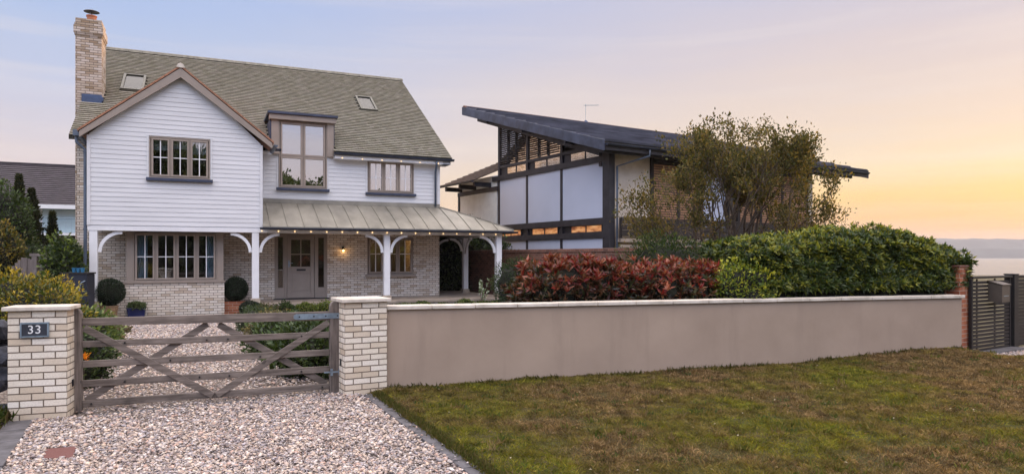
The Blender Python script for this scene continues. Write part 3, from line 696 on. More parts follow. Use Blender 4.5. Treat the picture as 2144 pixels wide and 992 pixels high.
gutter('gutter', (-0.40, 0.1, 5.03), (-0.40, 3.55, 5.03), house, 0.07, 'downpipe')
gutter('gutter', (4.58, -0.1, 5.03), (4.58, 1.3, 5.03), house, 0.06, 'downpipe')
MB().tube([(9.93, V0 - .03, 5.05), (9.93, V0 - .03, 4.93), (9.98, V1 - .09, 4.72), (9.98, V1 - .09, 3.53)], 0.036, 10).build('downpipe', M['downpipe'], house, smooth=True)
w = MB().tube([(-0.40, 0.16, 5.0), (-0.40, 0.16, 4.82), (-0.20, 0.14, 4.62), (-0.20, 0.14, 0.18)], 0.042, 10)
for z in (4.55, 2.5, 1.2): w.box(-0.25, -0.15, 0.09, 0.19, z, z + .03)
w.build('downpipe', M['downpipe'], house)
MB().box(-0.47, -0.33, 0.05, 0.19, 4.97, 5.13).build('hopper', M['downpipe'], house)
# windows
window(house, *gw, -0.03, 3, 'glass_lo', split=0.5, label='three-light casement in the white gable')
window(house, *up_r, V1 - 0.03, 3, 'glass_hi', split=0.47, label='three-light casement under the right eaves')
# dormer
d = MB().box(4.60, dor[0], V1 - 0.11, V1 + 0.05, 5.02, 6.10).box(dor[1], 6.52, V1 - 0.11, V1 + 0.05, 5.02, 6.10).box(4.53, 6.58, V1 - 0.22, V1 + 0.05, 6.10, 6.26)
dm = d.build('dormer', M['taupe'], house, bevel=0.005)
MB().prism([(V1 - 0.06, 5.15), (V1 - 0.06, 6.13), (3.3, 6.13)], 'x', 4.56, 4.60).build('cheek', M['lead'], dm)
MB().prism([(V1 - 0.06, 5.15), (V1 - 0.06, 6.13), (3.3, 6.13)], 'x', 6.52, 6.55).build('cheek', M['lead'], dm)
MB().box(4.48, 6.63, V1 - 0.28, 3.55, 6.262, 6.34).build('flat_roof', M['lead'], dm, bevel=0.008)
dw = window(dm, dor[0], dor[1], dor[2], dor[3], V1 - 0.06, 2, 'glass_hi', bars=False, rows=[(dor[2] + .03, 4.98), (4.98, dor[3] - .03)], sill=True, fw=0.07, casw=0.055)
MB().box(4.9, 5.5, V1 + 0.15, V1 + 0.16, 5.78, 6.05).box(5.62, 6.2, V1 + 0.15, V1 + 0.16, 5.78, 6.05).build('blind', M['blind'], dw)
MB().box(1.36, 1.86, 0.16, 0.165, 4.72, 5.05).box(1.86, 2.34, 0.16, 0.165, 4.78, 5.05).box(2.34, 2.8, 0.16, 0.165, 4.66, 5.05).build('blind', M['blind'], house)
# bay window
bu0, bu1, bv = 0.69, 3.21, 0.55
bay = MB().box(bu0, bu1, bv, bv + 0.22, 0.0, 1.045).box(bu0, bu0 + .22, bv + .22, V1, 0, 1.045).box(bu1 - .22, bu1, bv + .22, V1, 0, 1.045).build('bay_base', M['brick'], house)
b_ = MB().box(bu0 + 0.02, bu0 + 0.20, bv + 0.02, bv + 0.14, 1.10, 2.52).box(bu1 - 0.20, bu1 - 0.02, bv + 0.02, bv + 0.14, 1.10, 2.52).box(bu0 + .02, bu0 + .1, bv + .14, V1, 1.10, 2.52).box(bu1 - .1, bu1 - .02, bv + .14, V1, 1.10, 2.52).box(bu0 - .03, bu1 + .03, bv - .05, V1, 1.046, 1.10).box(bu0 + .02, bu1 - .02, bv + 0.02, V1, 2.50, 2.56)
bay2 = b_.build('bay_frame', M['taupe'], house, bevel=0.005)
window(bay2, bu0 + 0.19, bu1 - 0.19, 1.10, 2.47, bv, 4, 'glass_gf', split=0.50, sill=False, fw=0.05, casw=0.05)
def curtain(u0, u1, v, z0, z1, parent):
    mb = MB(); n_ = 24; vs = []
    for i in range(n_ + 1):
        u = u0 + (u1 - u0) * i / n_; vv = v + 0.03 * math.sin(i * 1.3) + 0.01 * math.sin(i * 2.9)
        vs += [(u, vv, z0), (u, vv, z1)]
    mb.add(vs, [(2 * i, 2 * i + 2, 2 * i + 3, 2 * i + 1) for i in range(n_)]); return mb.build('curtain', M['curtain'], parent)
curtain(0.93, 1.22, 0.85, 1.12, 2.45, bay2); curtain(2.72, 2.98, 0.85, 1.12, 2.45, bay2)
# ground floor window, right
window(house, *win_r, V1 - 0.02, 3, 'glass_gf', split=0.56, sill=True, sillmat='taupe', label='casement window on the veranda')
# front door with sidelights
fr = MB().box(4.70, 4.76, V1 - .02, V1 + .10, .43, 2.52).box(6.27, 6.33, V1 - .02, V1 + .10, .43, 2.52).box(4.76, 6.27, V1 - .018, V1 + .10, 2.46, 2.52)
for a, c in ((5.00, 5.07), (5.93, 6.0)): fr.box(a, c, V1 - .022, V1 + .10, .46, 2.46)
for a, c in ((4.76, 5.00), (6.0, 6.27)):
    fr.box(a, c, V1, V1 + .06, .46, .80); fr.box(a, a + .045, V1, V1 + .06, .80, 2.46); fr.box(c - .045, c, V1, V1 + .06, .80, 2.46); fr.box(a + .045, c - .045, V1, V1 + .06, 2.40, 2.46)
fro = fr.build('door_frame', M['taupe'], house, bevel=0.005)
MB().box(4.66, 6.37, V1 - .14, V1 + .1, .432, .465).build('threshold', M['black'], fro)
for a, c in ((4.805, 4.955), (6.045, 6.225)): MB().box(a, c, V1 + .02, V1 + .03, .80, 2.40).build('pane', M['glass_gf'], fro)
dl = MB(); D0, D1 = 5.08, 5.92
dl.box(D0, D0 + .12, V1, V1 + .05, .47, 2.45).box(D1 - .12, D1, V1, V1 + .05, .47, 2.45).box(D0 + .12, D1 - .12, V1, V1 + .05, 2.33, 2.45).box(D0 + .12, D1 - .12, V1, V1 + .05, 1.27, 1.47).box(D0 + .12, D1 - .12, V1, V1 + .05, .47, .66).box(D0 + .12, D1 - .12, V1 + .02, V1 + .045, .66, 1.27).box(D0 + .17, D1 - .17, V1 + .008, V1 + .021, .71, 1.22)
dlo = dl.build('door', M['taupe'], house, bevel=0.006)
MB().box(D0 + .12, D1 - .12, V1 + .02, V1 + .03, 1.47, 2.33).build('pane', M['glass_gf'], dlo)
MB().box((D0 + D1) / 2 - .015, (D0 + D1) / 2 + .015, V1 - .002, V1 + .018, 1.47, 2.33).box(D0 + .12, D1 - .12, V1 - .001, V1 + .017, 1.85, 1.88).build('glazing_bar', M['taupe'], dlo)
MB().box(5.37, 5.65, V1 - .012, V1, 1.335, 1.395).build('letter_plate', M['dark_metal'], dlo, bevel=.004)
MB().box(D0 + .035, D0 + .075, V1 - .014, V1, 1.46, 1.66).tube([(D0 + .055, V1 - .01, 1.58), (D0 + .055, V1 - .06, 1.58), (D0 + .17, V1 - .06, 1.58)], .010, 8).build('handle', M['galv'], dlo)
# veranda: floor, posts, beams, braces, zinc roof
fl = MB().box(3.90, 12.05, -0.22, V1, -0.1, 0.35).box(UR, 12.05, V1, 9.0, -0.1, 0.35); fl.build('veranda_base', M['brick'], house)
MB().box(3.86, 12.10, -0.28, V1, 0.352, 0.432).box(UR, 12.10, V1, 9.0, 0.352, 0.432).build('veranda_floor', M['paving'], house, bevel=.006)
PW = 0.095
posts = [(0.0, 0.10, 0.10), (4.03, 0.10, 0.43), (7.88, 0.10, 0.43), (11.68, 0.10, 0.43), (11.62, 3.15, 0.43)]
for u, v, z in posts:
    po = MB().box(u - PW, u + PW, v - PW, v + PW, z + (0.50 if z < .2 else .15), 2.48).build('post', M['white_paint'], house, bevel=0.012)
    MB().box(u - .13, u + .13, v - .13, v + .13, z - .02, z + (.499 if z < .2 else .149)).build('plinth', M['plinth'], po, bevel=.01)
MB().box(-0.13, 4.21, -0.005, 0.2, 2.482, 2.622).build('beam', M['white_paint'], house, bevel=.006)
MB().box(4.13, 11.79, 0.01, 0.19, 2.482, 2.60).box(11.59, 11.77, 0.19, 9.0, 2.482, 2.60).build('beam', M['white_paint'], house, bevel=.006)
MB().box(3.9, 11.8, 0.21, V1 - .01, 2.55, 2.58).box(UR, 11.6, V1, 9.0, 2.55, 2.58).build('ceiling', M['taupe'], house)
MB().box(GU0 + .02, 3.9, 0.21, V1 - .01, 2.585, 2.62).build('ceiling', M['taupe'], house)
def brace(u, v, s_, axis='u', r=0.57, th=0.085, w_=0.07, zt=2.481):
    mb = MB(); n_ = 10; pts = []
    def Q(rr, t):
        a = s_ * (PW + r - rr * math.cos(t)); z = zt - r + rr * math.sin(t) ; return a, z
    outer = [Q(r, math.pi / 2 * i / n_) for i in range(n_ + 1)]; inner = [Q(r - th, math.pi / 2 * i / n_) for i in range(n_ + 1)]
    for i in range(n_):
        quad = [outer[i], outer[i + 1], inner[i + 1], inner[i]]
        if axis == 'u': mb.prism([(u + a, z) for a, z in quad], 'y', v - w_ / 2, v + w_ / 2)
        else: mb.prism([(v + a, z) for a, z in quad], 'x', u - w_ / 2, u + w_ / 2)
    return mb.build('brace', M['white_paint'], house)
brace(0.0, .1, 1); brace(4.03, .1, -1); brace(4.03, .1, 1); brace(7.88, .1, -1); brace(7.88, .1, 1); brace(11.68, .1, -1)
brace(11.68, .1, 1, 'v'); brace(11.62, 3.15, -1, 'v'); brace(11.62, 3.15, 1, 'v'); brace(10.74, 4.5, 1, 'u'); brace(11.62, 3.15, -1, 'u', r=.5)
# zinc roof: slightly bellied slope, mitred hip, standing seams
VZ0, VZ1, VV0 = 2.66, 3.50, -0.20
def zz(t): return VZ0 + (VZ1 - VZ0) * t + 0.03 * math.sin(math.pi * t)
K = 8; w = MB(); fr_ = lambda t: (VV0 + (V1 - VV0) * t)
EU = 12.12
def hipu(t): return EU - (EU - UR) * t
for i in range(K):
    t0, t1 = i / K, (i + 1) / K
    w.add([(4.22, fr_(t0), zz(t0)), (hipu(t0), fr_(t0), zz(t0)), (hipu(t1), fr_(t1), zz(t1)), (4.22, fr_(t1), zz(t1))], [(0, 1, 2, 3)])
    w.add([(hipu(t0), fr_(t0), zz(t0)), (hipu(t0), 9.0, zz(t0)), (hipu(t1), 9.0, zz(t1)), (hipu(t1), fr_(t1), zz(t1))], [(0, 1, 2, 3)])
    w.add([(4.22, fr_(t0), zz(t0) - .03), (hipu(t0), fr_(t0), zz(t0) - .03), (hipu(t1), fr_(t1), zz(t1) - .03), (4.22, fr_(t1), zz(t1) - .03)], [(3, 2, 1, 0)])
w.box(4.22, UR, V1 - 0.06, V1 - .03, VZ1 - 0.02, VZ1 + 0.11); w.box(4.22, EU, VV0 - .005, VV0 + .02, VZ0 - .04, VZ0 - .001)
vr = w.build('veranda_roof', M['seam'], house, uv=False)
w = MB(); u = 4.42
while u < EU - .2:
    tmax = 1.0 if u <= UR else (EU - u) / (EU - UR)
    kk = max(2, int(K * tmax)); pts = [(u, fr_(tmax * i / kk), zz(tmax * i / kk) + .012) for i in range(kk + 1)]
    w = MB()
    for a, b_ in zip(pts, pts[1:]): w.bar(a, b_, 0.014, 0.03)
    w.build('seam', M['seam'], vr)
    u += 0.475
pts = [(hipu(i / K), fr_(i / K), zz(i / K) + .015) for i in range(K + 1)]
w = MB()
for a, b_ in zip(pts, pts[1:]): w.bar(a, b_, 0.05, 0.035)
w.build('hip_roll', M['seam'], vr)
gutter('gutter', (4.13, VV0 - .07, VZ0 - .035), (EU + .10, VV0 - .07, VZ0 - .035), house, 0.062)
gutter('gutter', (EU + .06, VV0 - .07, VZ0 - .035), (EU + .06, 9.0, VZ0 - .035), house, 0.062)
# wall lamp by the door
lamp = thing('wall_lamp', 'small black lantern glowing amber on the brick wall beside the front door', 'wall lamp', H(6.83, V1, 2.02), PHI)
MB().box(-.035, .035, -.012, 0, -.02, .10).tube([(0, -.01, .07), (0, -.09, .10), (0, -.09, .03)], .008, 8).lathe([(.012, .05), (.055, .01), (.06, .0), (.05, .0)], (0, -.09, 0), 16).build('bracket', M['black'], lamp)
MB().lathe([(.012, -.002), (.034, -.02), (.034, -.05), (.015, -.07)], (0, -.09, 0), 14).build('lantern', M['lampglow'], lamp)
def point(name, loc, e, col=(1, .6, .28), r=.05):
    o = bpy.data.objects.new(name, bpy.data.lights.new(name, 'POINT')); COL.objects.link(o); o.location = loc; o.data.energy = e; o.data.color = col; o.data.shadow_soft_size = r; return o
point('lamp_light', H(6.83, V1 - .16, 1.96), 1.3)
point('room_light', H(8.8, 4.2, 2.35), 38, (1, .5, .16)); point('hall_light', H(6.2, 4.0, 2.35), 10, (1, .5, .16))
# string lights
for nm, a, b_, k_, z, v, lb in (('eaves', 6.75, 10.0, 6, 4.98, V0 + .0, 'string of six warm bulbs hung under the main roof gutter'), ('veranda', 4.2, 11.55, 17, 2.535, -0.005, 'string of warm bulbs along the front beam of the veranda')):
    st_ = thing('string_lights', lb, 'string lights', H(a, v, z), PHI)
    st_['group'] = 'string lights on the house'
    cb = MB(); step = (b_ - a) / (k_ - 1)
    for i in range(k_ - 1): cb.tube([(i * step, 0, 0.03), ((i + .5) * step, 0, 0.015), ((i + 1) * step, 0, 0.03)], .004, 5)
    cb.build('cable', M['white_paint'], st_)
    b0 = MB().lathe([(.004, .016), (.010, .008), (.014, -.006), (.011, -.018), (.003, -.024)], n=10).build('bulb', M['bulb'], st_)
    for i in range(1, k_):
        o = b0.copy(); COL.objects.link(o); o.parent = st_; o.location = (i * step, 0, 0)
# =================================================================== GATE PIERS, GARDEN WALL, FIELD GATE
def pier(label, p0, ang, w, d, h, cap, zb=-0.1):
    t = thing('gate_pier', label, 'gate pier', (p0[0], p0[1], 0), ang, 'brick gate piers')
    MB().box(0, w, 0, d, zb, h).build('shaft', M['pier_brick'], t, bevel=0.004)
    MB().box(-.045, w + .045, -.045, d + .045, h, h + 0.045).build('cap', M['stone'], t, bevel=0.008)
    return t
pl = pier('cream brick gate pier with the slate number plate', (-5.455, 7.385), R(18), 0.56, 0.31, 1.20, 1)
pr = pier('cream brick gate pier between the wooden gate and the taupe wall', (-2.135, 8.725), R(29), 0.56, 0.50, 1.20, 1)
# number plate
m_txt = plain('white numerals', (0.75, 0.76, 0.78), 0.5, 0.02, 3, bump=0)
m_pl = plain('dark slate plate', (0.035, 0.04, 0.055), 0.5, 0.2, 9, bump=0.1)
sg = thing('number_plate', 'dark slate plate with white numerals 33 on the left gate pier', 'house number', (-5.455, 7.385, 0), R(18))
def pixon(px, py, t0, ang):
    r_ = Vector(((px - CX) / F, 1.0)); e = Vector((math.cos(ang), math.sin(ang))); nn = Vector((-e.y, e.x)); Z = Vector(t0[:2]).dot(nn) / r_.dot(nn)
    return (r_ * Z - Vector(t0[:2])).dot(e), EYE - (py - HY) / F * Z
s0 = pixon(46, 704, (-5.455, 7.385), R(18)); s1 = pixon(101, 676, (-5.455, 7.385), R(18))
MB().box(s0[0], s1[0], -.022, -.001, s0[1], s1[1]).build('plate', m_pl, sg, bevel=.004)
fr = MB(); a, c, z0, z1 = s0[0], s1[0], s0[1], s1[1]; q = .012
fr.box(a - q, c + q, -.027, -.0005, z0 - q, z0 + .004).box(a - q, c + q, -.027, -.0005, z1 - .004, z1 + q).box(a - q, a + .004, -.0265, -.0005, z0, z1).box(c - .004, c + q, -.0265, -.0005, z0, z1)
fr.build('frame', M['galv'], sg)
cu = bpy.data.curves.new('numerals', 'FONT'); cu.body = '33'; cu.size = 0.128; cu.extrude = 0.0025; cu.align_x = 'CENTER'; cu.align_y = 'CENTER'; cu.space_character = 1.08
tmp_ = bpy.data.objects.new('numerals_text', cu); COL.objects.link(tmp_); bpy.context.view_layer.update()
me_ = bpy.data.meshes.new_from_object(tmp_.evaluated_get(bpy.context.evaluated_depsgraph_get())); bpy.data.objects.remove(tmp_); me_.materials.clear(); me_.materials.append(m_txt)
to = bpy.data.objects.new('numerals', me_); COL.objects.link(to)
to.parent = sg; to.location = ((a + c) / 2, -.026, (z0 + z1) / 2); to.rotation_euler = (R(90), 0, 0); to.scale = (1.0, 1, 1)
# small black gate sensors
for px, py, pp, an, lb in ((139.5, 805, pl, R(18), 'small black safety sensor low on the side of the number pier'), (719.5, 760.5, pr, R(29), 'small black safety sensor on the side of the pier by the hinges')):
    u_ = 0.562 if pp is pl else -0.012
    s_ = thing('gate_sensor', lb, 'sensor', pp.location, an)
    MB().box(u_, u_ + .012, 0.16, 0.205, EYE - (py + 7 - HY) / F * 7.62 if pp is pl else EYE - (py + 7 - HY) / F * 8.8, EYE - (py - 8 - HY) / F * 7.62 if pp is pl else EYE - (py - 8 - HY) / F * 8.8).build('housing', M['black'], s_, bevel=.003)

# rendered garden wall with stone coping
WANG = math.atan2(WD.y, WD.x)
gwall = thing('garden_wall', 'long low taupe rendered garden wall with pale stone coping', 'garden wall', (WA.x, WA.y, 0), WANG)
w = MB()
w.box(0, WLEN, 0, 0.215, -0.15, 1.085); w.build('wall', M['render'], gwall)
cx_ = -0.0
ci = 0
while cx_ < WLEN + .02:
    ln = min(0.598, WLEN + .04 - cx_)
    dz = random.uniform(0, .004)
    MB().box(cx_, cx_ + ln - 0.006, -0.04, 0.255, 1.086, 1.132 + dz).build('coping', M['stone'], gwall, bevel=0.006); cx_ += 0.60

# five-bar gate
g0 = W(158, 863, 7.86); g1 = W(700, 821, 9.01); gd = (g1 - g0).xy.normalized(); GANG = math.atan2(gd.y, gd.x)
GL = (g1 - g0).xy.length
gate = thing('field_gate', 'weathered grey oak five-bar gate with crossed braces', 'gate', (g0.x, g0.y, 0), GANG)
def stile(u, w_, h, nm, par):
    pr_ = [(u - w_ / 2, 0.0), (u + w_ / 2, 0.0), (u + w_ / 2, h - .06), (u + w_ * .36, h - .02), (u + w_ * .15, h), (u - w_ * .15, h), (u - w_ * .36, h - .02), (u - w_ / 2, h - .06)]
    return MB().prism(pr_, 'y', -0.06, 0.06).build(nm, M['wood_v'], par, bevel=.008)
stile(0.0, 0.135, 1.195, 'stile', gate); hs = stile(GL, 0.125, 1.205, 'stile', gate)
for zl0, zl1, zr0, zr1 in ((.992, 1.080, .955, 1.072), (.743, .815, .727, .806), (.512, .588, .493, .572), (.286, .363, .273, .353), (.052, .134, .050, .126)):
    a, c = 0.068, GL - .063
    vs = [(a, -.02, zl0), (c, -.02, zr0), (c, -.02, zr1), (a, -.02, zl1), (a, .018, zl0), (c, .018, zr0), (c, .018, zr1), (a, .018, zl1)]
    MB().add(vs, [(0, 1, 2, 3), (7, 6, 5, 4), (4, 5, 1, 0), (3, 2, 6, 7), (0, 3, 7, 4), (1, 5, 6, 2)]).build('rail', M['wood'], gate, bevel=.005)
def brc(a, b_, y, w_=0.078):
    mb = MB(); d = (Vector(b_) - Vector(a)); n_ = Vector((-d.y, d.x)).normalized() * w_ / 2
    a, b_ = Vector(a), Vector(b_)
    o = mb.prism([tuple(a - n_), tuple(b_ - n_), tuple(b_ + n_), tuple(a + n_)], 'y', y, y + .022).build('brace', M['wood'], gate, bevel=.004); return o
MIDU = 1.47
brc((0.09, 0.97), (MIDU - .02, 0.085), -.043); brc((GL - .08, 0.93), (MIDU + .02, 0.085), -.043)
brc((0.10, 0.12), (MIDU - .08, 0.96), .019); brc((GL - .10, 0.12), (MIDU + .04, 0.95), .019)
bt = MB()
for u, z in ((0.50, .78), (0.98, .545), (1.30, .32), (.50, .325), (1.38, .77), (.16, .09), (GL - .42, .765), (GL - .92, .53), (GL - 1.28, .315), (GL - .42, .31), (GL - .16, .09), (1.62, .77)):
    for k in range(1): bt.tube([(u, -.050, z), (u, -.015, z)], .011, 8)
bt.build('bolt', M['dark_metal'], gate)
hz = 1.017
MB().prism([(GL - .52, hz - .02), (GL - .49, hz - .036), (GL + .085, hz - .034), (GL + .085, hz + .034), (GL - .49, hz + .036), (GL - .52, hz + .02)], 'y', -.068, -.0602).tube([(GL + .09, -.06, hz - .07), (GL + .09, -.06, hz + .045)], .013, 10).build('hinge_strap', M['galv'], gate)
hb = MB().box(GL - .14, GL + .09, -.07, -.0602, .272, .292).box(GL - .06, GL - .03, -.075, -.0602, .235, .325).box(GL + .045, GL + .075, -.075, -.0602, .235, .325).tube([(GL + .09, -.06, .23), (GL + .09, -.06, .33)], .012, 8)
for z in (.25, .31): hb.tube([(GL - .045, -.085, z), (GL - .045, -.06, z)], .012, 8)
hb.build('hinge', M['galv'], gate)
sb = MB()
for u in (GL - .45, GL - .27, GL - .12, GL + .03): sb.tube([(u, -.076, hz), (u, -.066, hz)], .010, 8)
sb.build('bolt', M['dark_metal'], gate)

# =================================================================== BOUNDARY WALL, NEIGHBOUR'S GATE
NE = Vector((0.848, 0.53)).normalized(); NA = Vector((-NE.y, NE.x)); NANG = math.atan2(NE.y, NE.x)
bp = Vector((7.74, 11.86))
t = thing('boundary_wall', 'old dark red brick boundary wall behind the shrubs', 'brick wall', (bp.x, bp.y, 0), NANG)
MB().box(0.02, 0.24, 0.9, 26.0, -0.1, 1.93).box(0.02, 0.24, 0.35, 0.9, -.1, 1.62).build('wall', M['old_brick'], t)
MB().box(-0.01, 0.27, 0.9, 26.0, 1.932, 2.035).build('coping', M['old_brick'], t, bevel=.01)
t = thing('brick_pier', 'narrow red brick pier at the right end of the taupe wall', 'brick pier', (bp.x + .03, bp.y - .01, 0), NANG)
MB().box(0.0, 0.31, 0.0, 0.33, -.1, 1.60).build('shaft', M['red_brick'], t, bevel=.004); MB().box(-.015, .325, -.015, .2, 1.602, 1.64).build('cap', M['old_brick'], t, bevel=.008)
sgp = Vector((8.02, 11.93))
sgt = thing('slatted_gate', 'dark horizontal slatted driveway gate beside the red brick pier', 'gate', (sgp.x, sgp.y, 0.04), NANG)
w = MB(); z = 0.07
while z < 1.33: w.box(0.03, 1.46, 0, .03, z, z + .047); z += .0665
w.build('slat', M['wood_brown'], sgt); 
w = MB().box(0, .05, -.01, .045, 0.03, 1.36).box(1.44, 1.50, -.01, .045, 0.03, 1.36).box(-.0, 1.50, -.035, .06, 1.362, 1.40); w.build('frame', M['dark_metal'], sgt, bevel=.004)
w = MB().box(.28, .31, .031, .05, .05, 1.35).box(.95, .98, .031, .05, .05, 1.35); w.build('upright', M['dark_metal'], sgt)
t = thing('gate_post', 'tall dark steel post at the right edge of the slatted gate', 'gate post', (sgp.x, sgp.y, 0.04), NANG)
MB().box(1.53, 1.70, -.05, .12, -.1, 1.41).box(1.52, 1.71, -.06, .13, 1.41, 1.43).box(1.70, 1.71, -.02, .02, .1, 1.3).build('shaft', M['dark_metal'], t, bevel=.006)
t = thing('slatted_gate', 'second dark gate panel right of the tall steel post', 'gate', (sgp.x, sgp.y, 0.04), NANG)
w = MB().box(1.74, 1.80, -.01, .045, .03, 1.40).box(3.5, 3.56, -.01, .045, .03, 1.40).box(1.80, 3.5, -.01, .045, 1.34, 1.40); w.build('frame', M['dark_metal'], t, bevel=.004)
w = MB(); z = .07
while z < 1.33: w.box(1.80, 3.5, 0, .03, z, z + .06); z += .0665
w.build('slat', M['dark_metal'], t)
M['box_top'] = plain('weathered bronze metal', (0.11, 0.09, 0.075), 0.45, 0.1, 5, metal=.3, bump=.05)
t = thing('letter_box', 'grey brown sloped-top letter box hung on the slatted gate', 'letter box', (sgp.x, sgp.y, 0.04), NANG)
MB().prism([(-.23, .94), (-.005, .94), (-.005, 1.30), (-.23, 1.24)], 'x', .60, .90).build('box', M['box_top'], t, bevel=.006)
MB().prism([(-.245, 1.242), (-.245, 1.256), (-.0, 1.325), (-.0, 1.308)], 'x', .585, .915).build('lid', M['box_top'], t)
MB().box(.66, .84, -.234, -.231, 1.045, 1.06).build('slot', M['galv'], t)
vs = [(8.0, 11.80, .135), (13, 15.2, .135), (15, 12.6, .10), (10.5, 11.35, .12), (8.45, 11.25, .13)]
tag(MB().prism([(q[0], q[1]) for q in vs], 'z', -.05, .095).build('gravel_forecourt', M['gravelbed']), kind='structure')
a = sgp + NE * -.02 - NA * .02
k = MB().prism([tuple(a), tuple(a + NE * 1.5), tuple(a + NE * 1.5 - NA * .26), tuple(a - NA * .26)], 'z', 0, .125).build('kerb', M['kerb']); tag(k, 'pale concrete sill below the slatted gate', 'kerb')

# =================================================================== NEIGHBOUR'S TIMBER HOUSE
nb = thing('timber_house', 'modern black timber framed house with white panels and low dark roof', 'house', (3.41, 24.0, 0), NANG)
rz_ = lambda y: 5.60 + .297 * (y + .95)          # roof surface
LX = 11.6
w = MB().box(0.08, 0.2, 0.3, 7.5, 0, 5.2).prism([(.3, 5.2), (7.5, 5.2), (7.5, rz_(7.5) - .45), (.3, rz_(.3) - .45)], 'x', .35, .45)
w.build('inner_wall', M['inside'], nb)
MB().box(0.1, 2.0, 0.02, 0.2, 0, rz_(0) - .25).box(11.25, LX, -.02, .2, 0, rz_(0) - .3).box(LX - .2, LX, .2, 7.5, 0, 6.2).box(.1, LX, 7.5, 7.7, 0, 7.3).box(2.0, 11.25, .12, .2, 5.2, rz_(0) - .22).build('plaster_wall', M['plaster'], nb)
MB().box(4.75, 6.1, 0.10, 0.2, 2.9, 5.2).box(0.2, 11.3, .2, .3, 0, 2.5).build('plaster_wall', M['panel_white'], nb)
# frame: posts and beams of the gable side
f = MB()
for y, z1 in ((7.50, rz_(7.5) - .35), (5.23, rz_(5.2) - .35), (2.81, rz_(2.8) - .35)): f.box(-.03, .09, y - .075, y + .075, 0, z1)
f.box(-.10, .16, -.13, .24, 0, 5.55); f.box(-.06, .3, .35, .5, 5.0, 5.6)
f.box(-.09, .05, -.06, 8.0, 5.15, 5.36); f.box(-.09, .05, .24, 7.58, 2.93, 3.17); f.box(-.09, .05, .24, 7.58, 2.46, 2.66)
f.box(-.02, .1, .25, 7.4, 5.68, 5.80)
f.build('timber_frame', M['black_timber'], nb, bevel=.006)
for y0, y1 in ((.25, 2.73), (2.89, 5.15), (5.31, 7.42)):
    MB().box(-.01, .05, y0, y1, 3.172, 5.148).build('panel', M['panel_white'], nb)
    MB().box(-.01, .05, y0, y1, 0.8, 2.458).build('panel', M['panel_white'], nb)
m, n, l, b = newmat('strip window pane with painted sunset glow'); co = coords(n, l, 'Object', (1, 1.3, 4))
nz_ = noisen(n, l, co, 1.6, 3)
l.new(ramp(n, l, nz_, [(.35, (.20, .05, .015)), (.5, (.75, .30, .10)), (.65, (.95, .50, .22))]), b.inputs['Emission Color']); b.inputs['Emission Strength'].default_value = .7  # sunset glow on the lower panes painted as patchy orange emission
b.inputs['Base Color'].default_value = (.1, .05, .03, 1); b.inputs['Roughness'].default_value = .1; M['sunset_glow'] = m
for y0, y1, z0, z1, mt in ((.42, 2.2, 2.69, 2.91, 'sunset_glow'), (3.1, 4.85, 2.69, 2.91, 'sunset_glow'), (5.75, 7.3, 2.69, 2.91, 'sunset_glow'), (.45, 2.25, 5.39, 5.66, 'glass_hi'), (2.95, 4.70, 5.39, 5.66, 'glass_hi'), (5.35, 6.85, 5.39, 5.66, 'glass_hi')):
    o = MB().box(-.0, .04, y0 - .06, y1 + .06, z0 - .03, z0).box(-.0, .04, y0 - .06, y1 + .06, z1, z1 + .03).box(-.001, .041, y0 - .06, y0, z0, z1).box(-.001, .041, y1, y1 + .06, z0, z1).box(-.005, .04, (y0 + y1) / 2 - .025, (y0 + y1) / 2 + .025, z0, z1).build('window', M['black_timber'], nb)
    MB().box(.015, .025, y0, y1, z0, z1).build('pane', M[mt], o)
MB().box(.045, .075, .25, 7.42, 5.36, 5.7).box(.045, .075, .25, 7.42, 2.6, 2.95).build('backing', M['black_timber'], nb)
# louvres under the gable roof
for y0, y1 in ((2.95, 5.12), (5.36, 7.42)):
    w = MB(); z = 5.86
    while z < rz_(y1) - .42:
        yy = max(y0, y0 if rz_(y0) - .42 > z else (z + .42 - 5.60) / .297 - .95)
        w.box(-.03, .0, yy, y1, z, z + .042); z += .088
    w.build('louvre', M['wood_brown'], nb)
    o = MB().prism([(y0, 5.82), (y1, 5.82), (y1, rz_(y1) - .4), (y0, rz_(y0) - .4)], 'x', .03, .04).build('pane', M['glass_hi'], nb)
    MB().box(-.04, .02, (y0 + y1) / 2 - .3, (y0 + y1) / 2 - .27, 5.82, rz_(y0 + .8) - .42).box(-.04, .02, (y0 + y1) / 2 + .35, (y0 + y1) / 2 + .38, 5.82, rz_(y0 + 1.4) - .42).build('mullion', M['black_timber'], nb)
# roof
M['black_blue'] = plain('blue black stained board', (0.045, 0.055, 0.09), 0.5, 0.25, 2.5, bump=.2)
RX0, RX1, RY0, RY1 = -1.02, 14.3, -.95, 8.95
w = MB(); w.prism([(RY0, rz_(RY0) - .06), (RY1, rz_(RY1) - .06), (RY1, rz_(RY1)), (RY0, rz_(RY0))], 'x', RX0, RX1)
nr = w.build('roof', M['under'], nb)
M['slate'] = plain('dark grey roof tile', (0.11, 0.115, 0.15), 0.38, 0.25, 3, bump=.25, stretch=(.3, 1, 1))
w = MB(); y = RY0; g_ = .80
c2, s2 = math.cos(math.atan(.297)), math.sin(math.atan(.297))
while y < RY1 - .05:
    y1 = min(y + g_ * 1.02, RY1)
    w.prism([(y + .015, rz_(y) + .03), (y - .015, rz_(y) + .105), (y1, rz_(y1) + .03), (y1, rz_(y1) + .005)], 'x', RX0 + .05, RX1 - .05); y += g_
w.build('roof_tiles', M['slate'], nr)
w = MB(); x = RX0
while x < RX1: w.prism([(RY1 - .14, rz_(RY1) + .0), (RY1 - .05, rz_(RY1) + .10), (RY1 + .06, rz_(RY1) + .10), (RY1 + .14, rz_(RY1) - .04)], 'x', x, x + .41); x += .42
w.build('ridge_tile', M['old_brick'], nr)
w = MB()
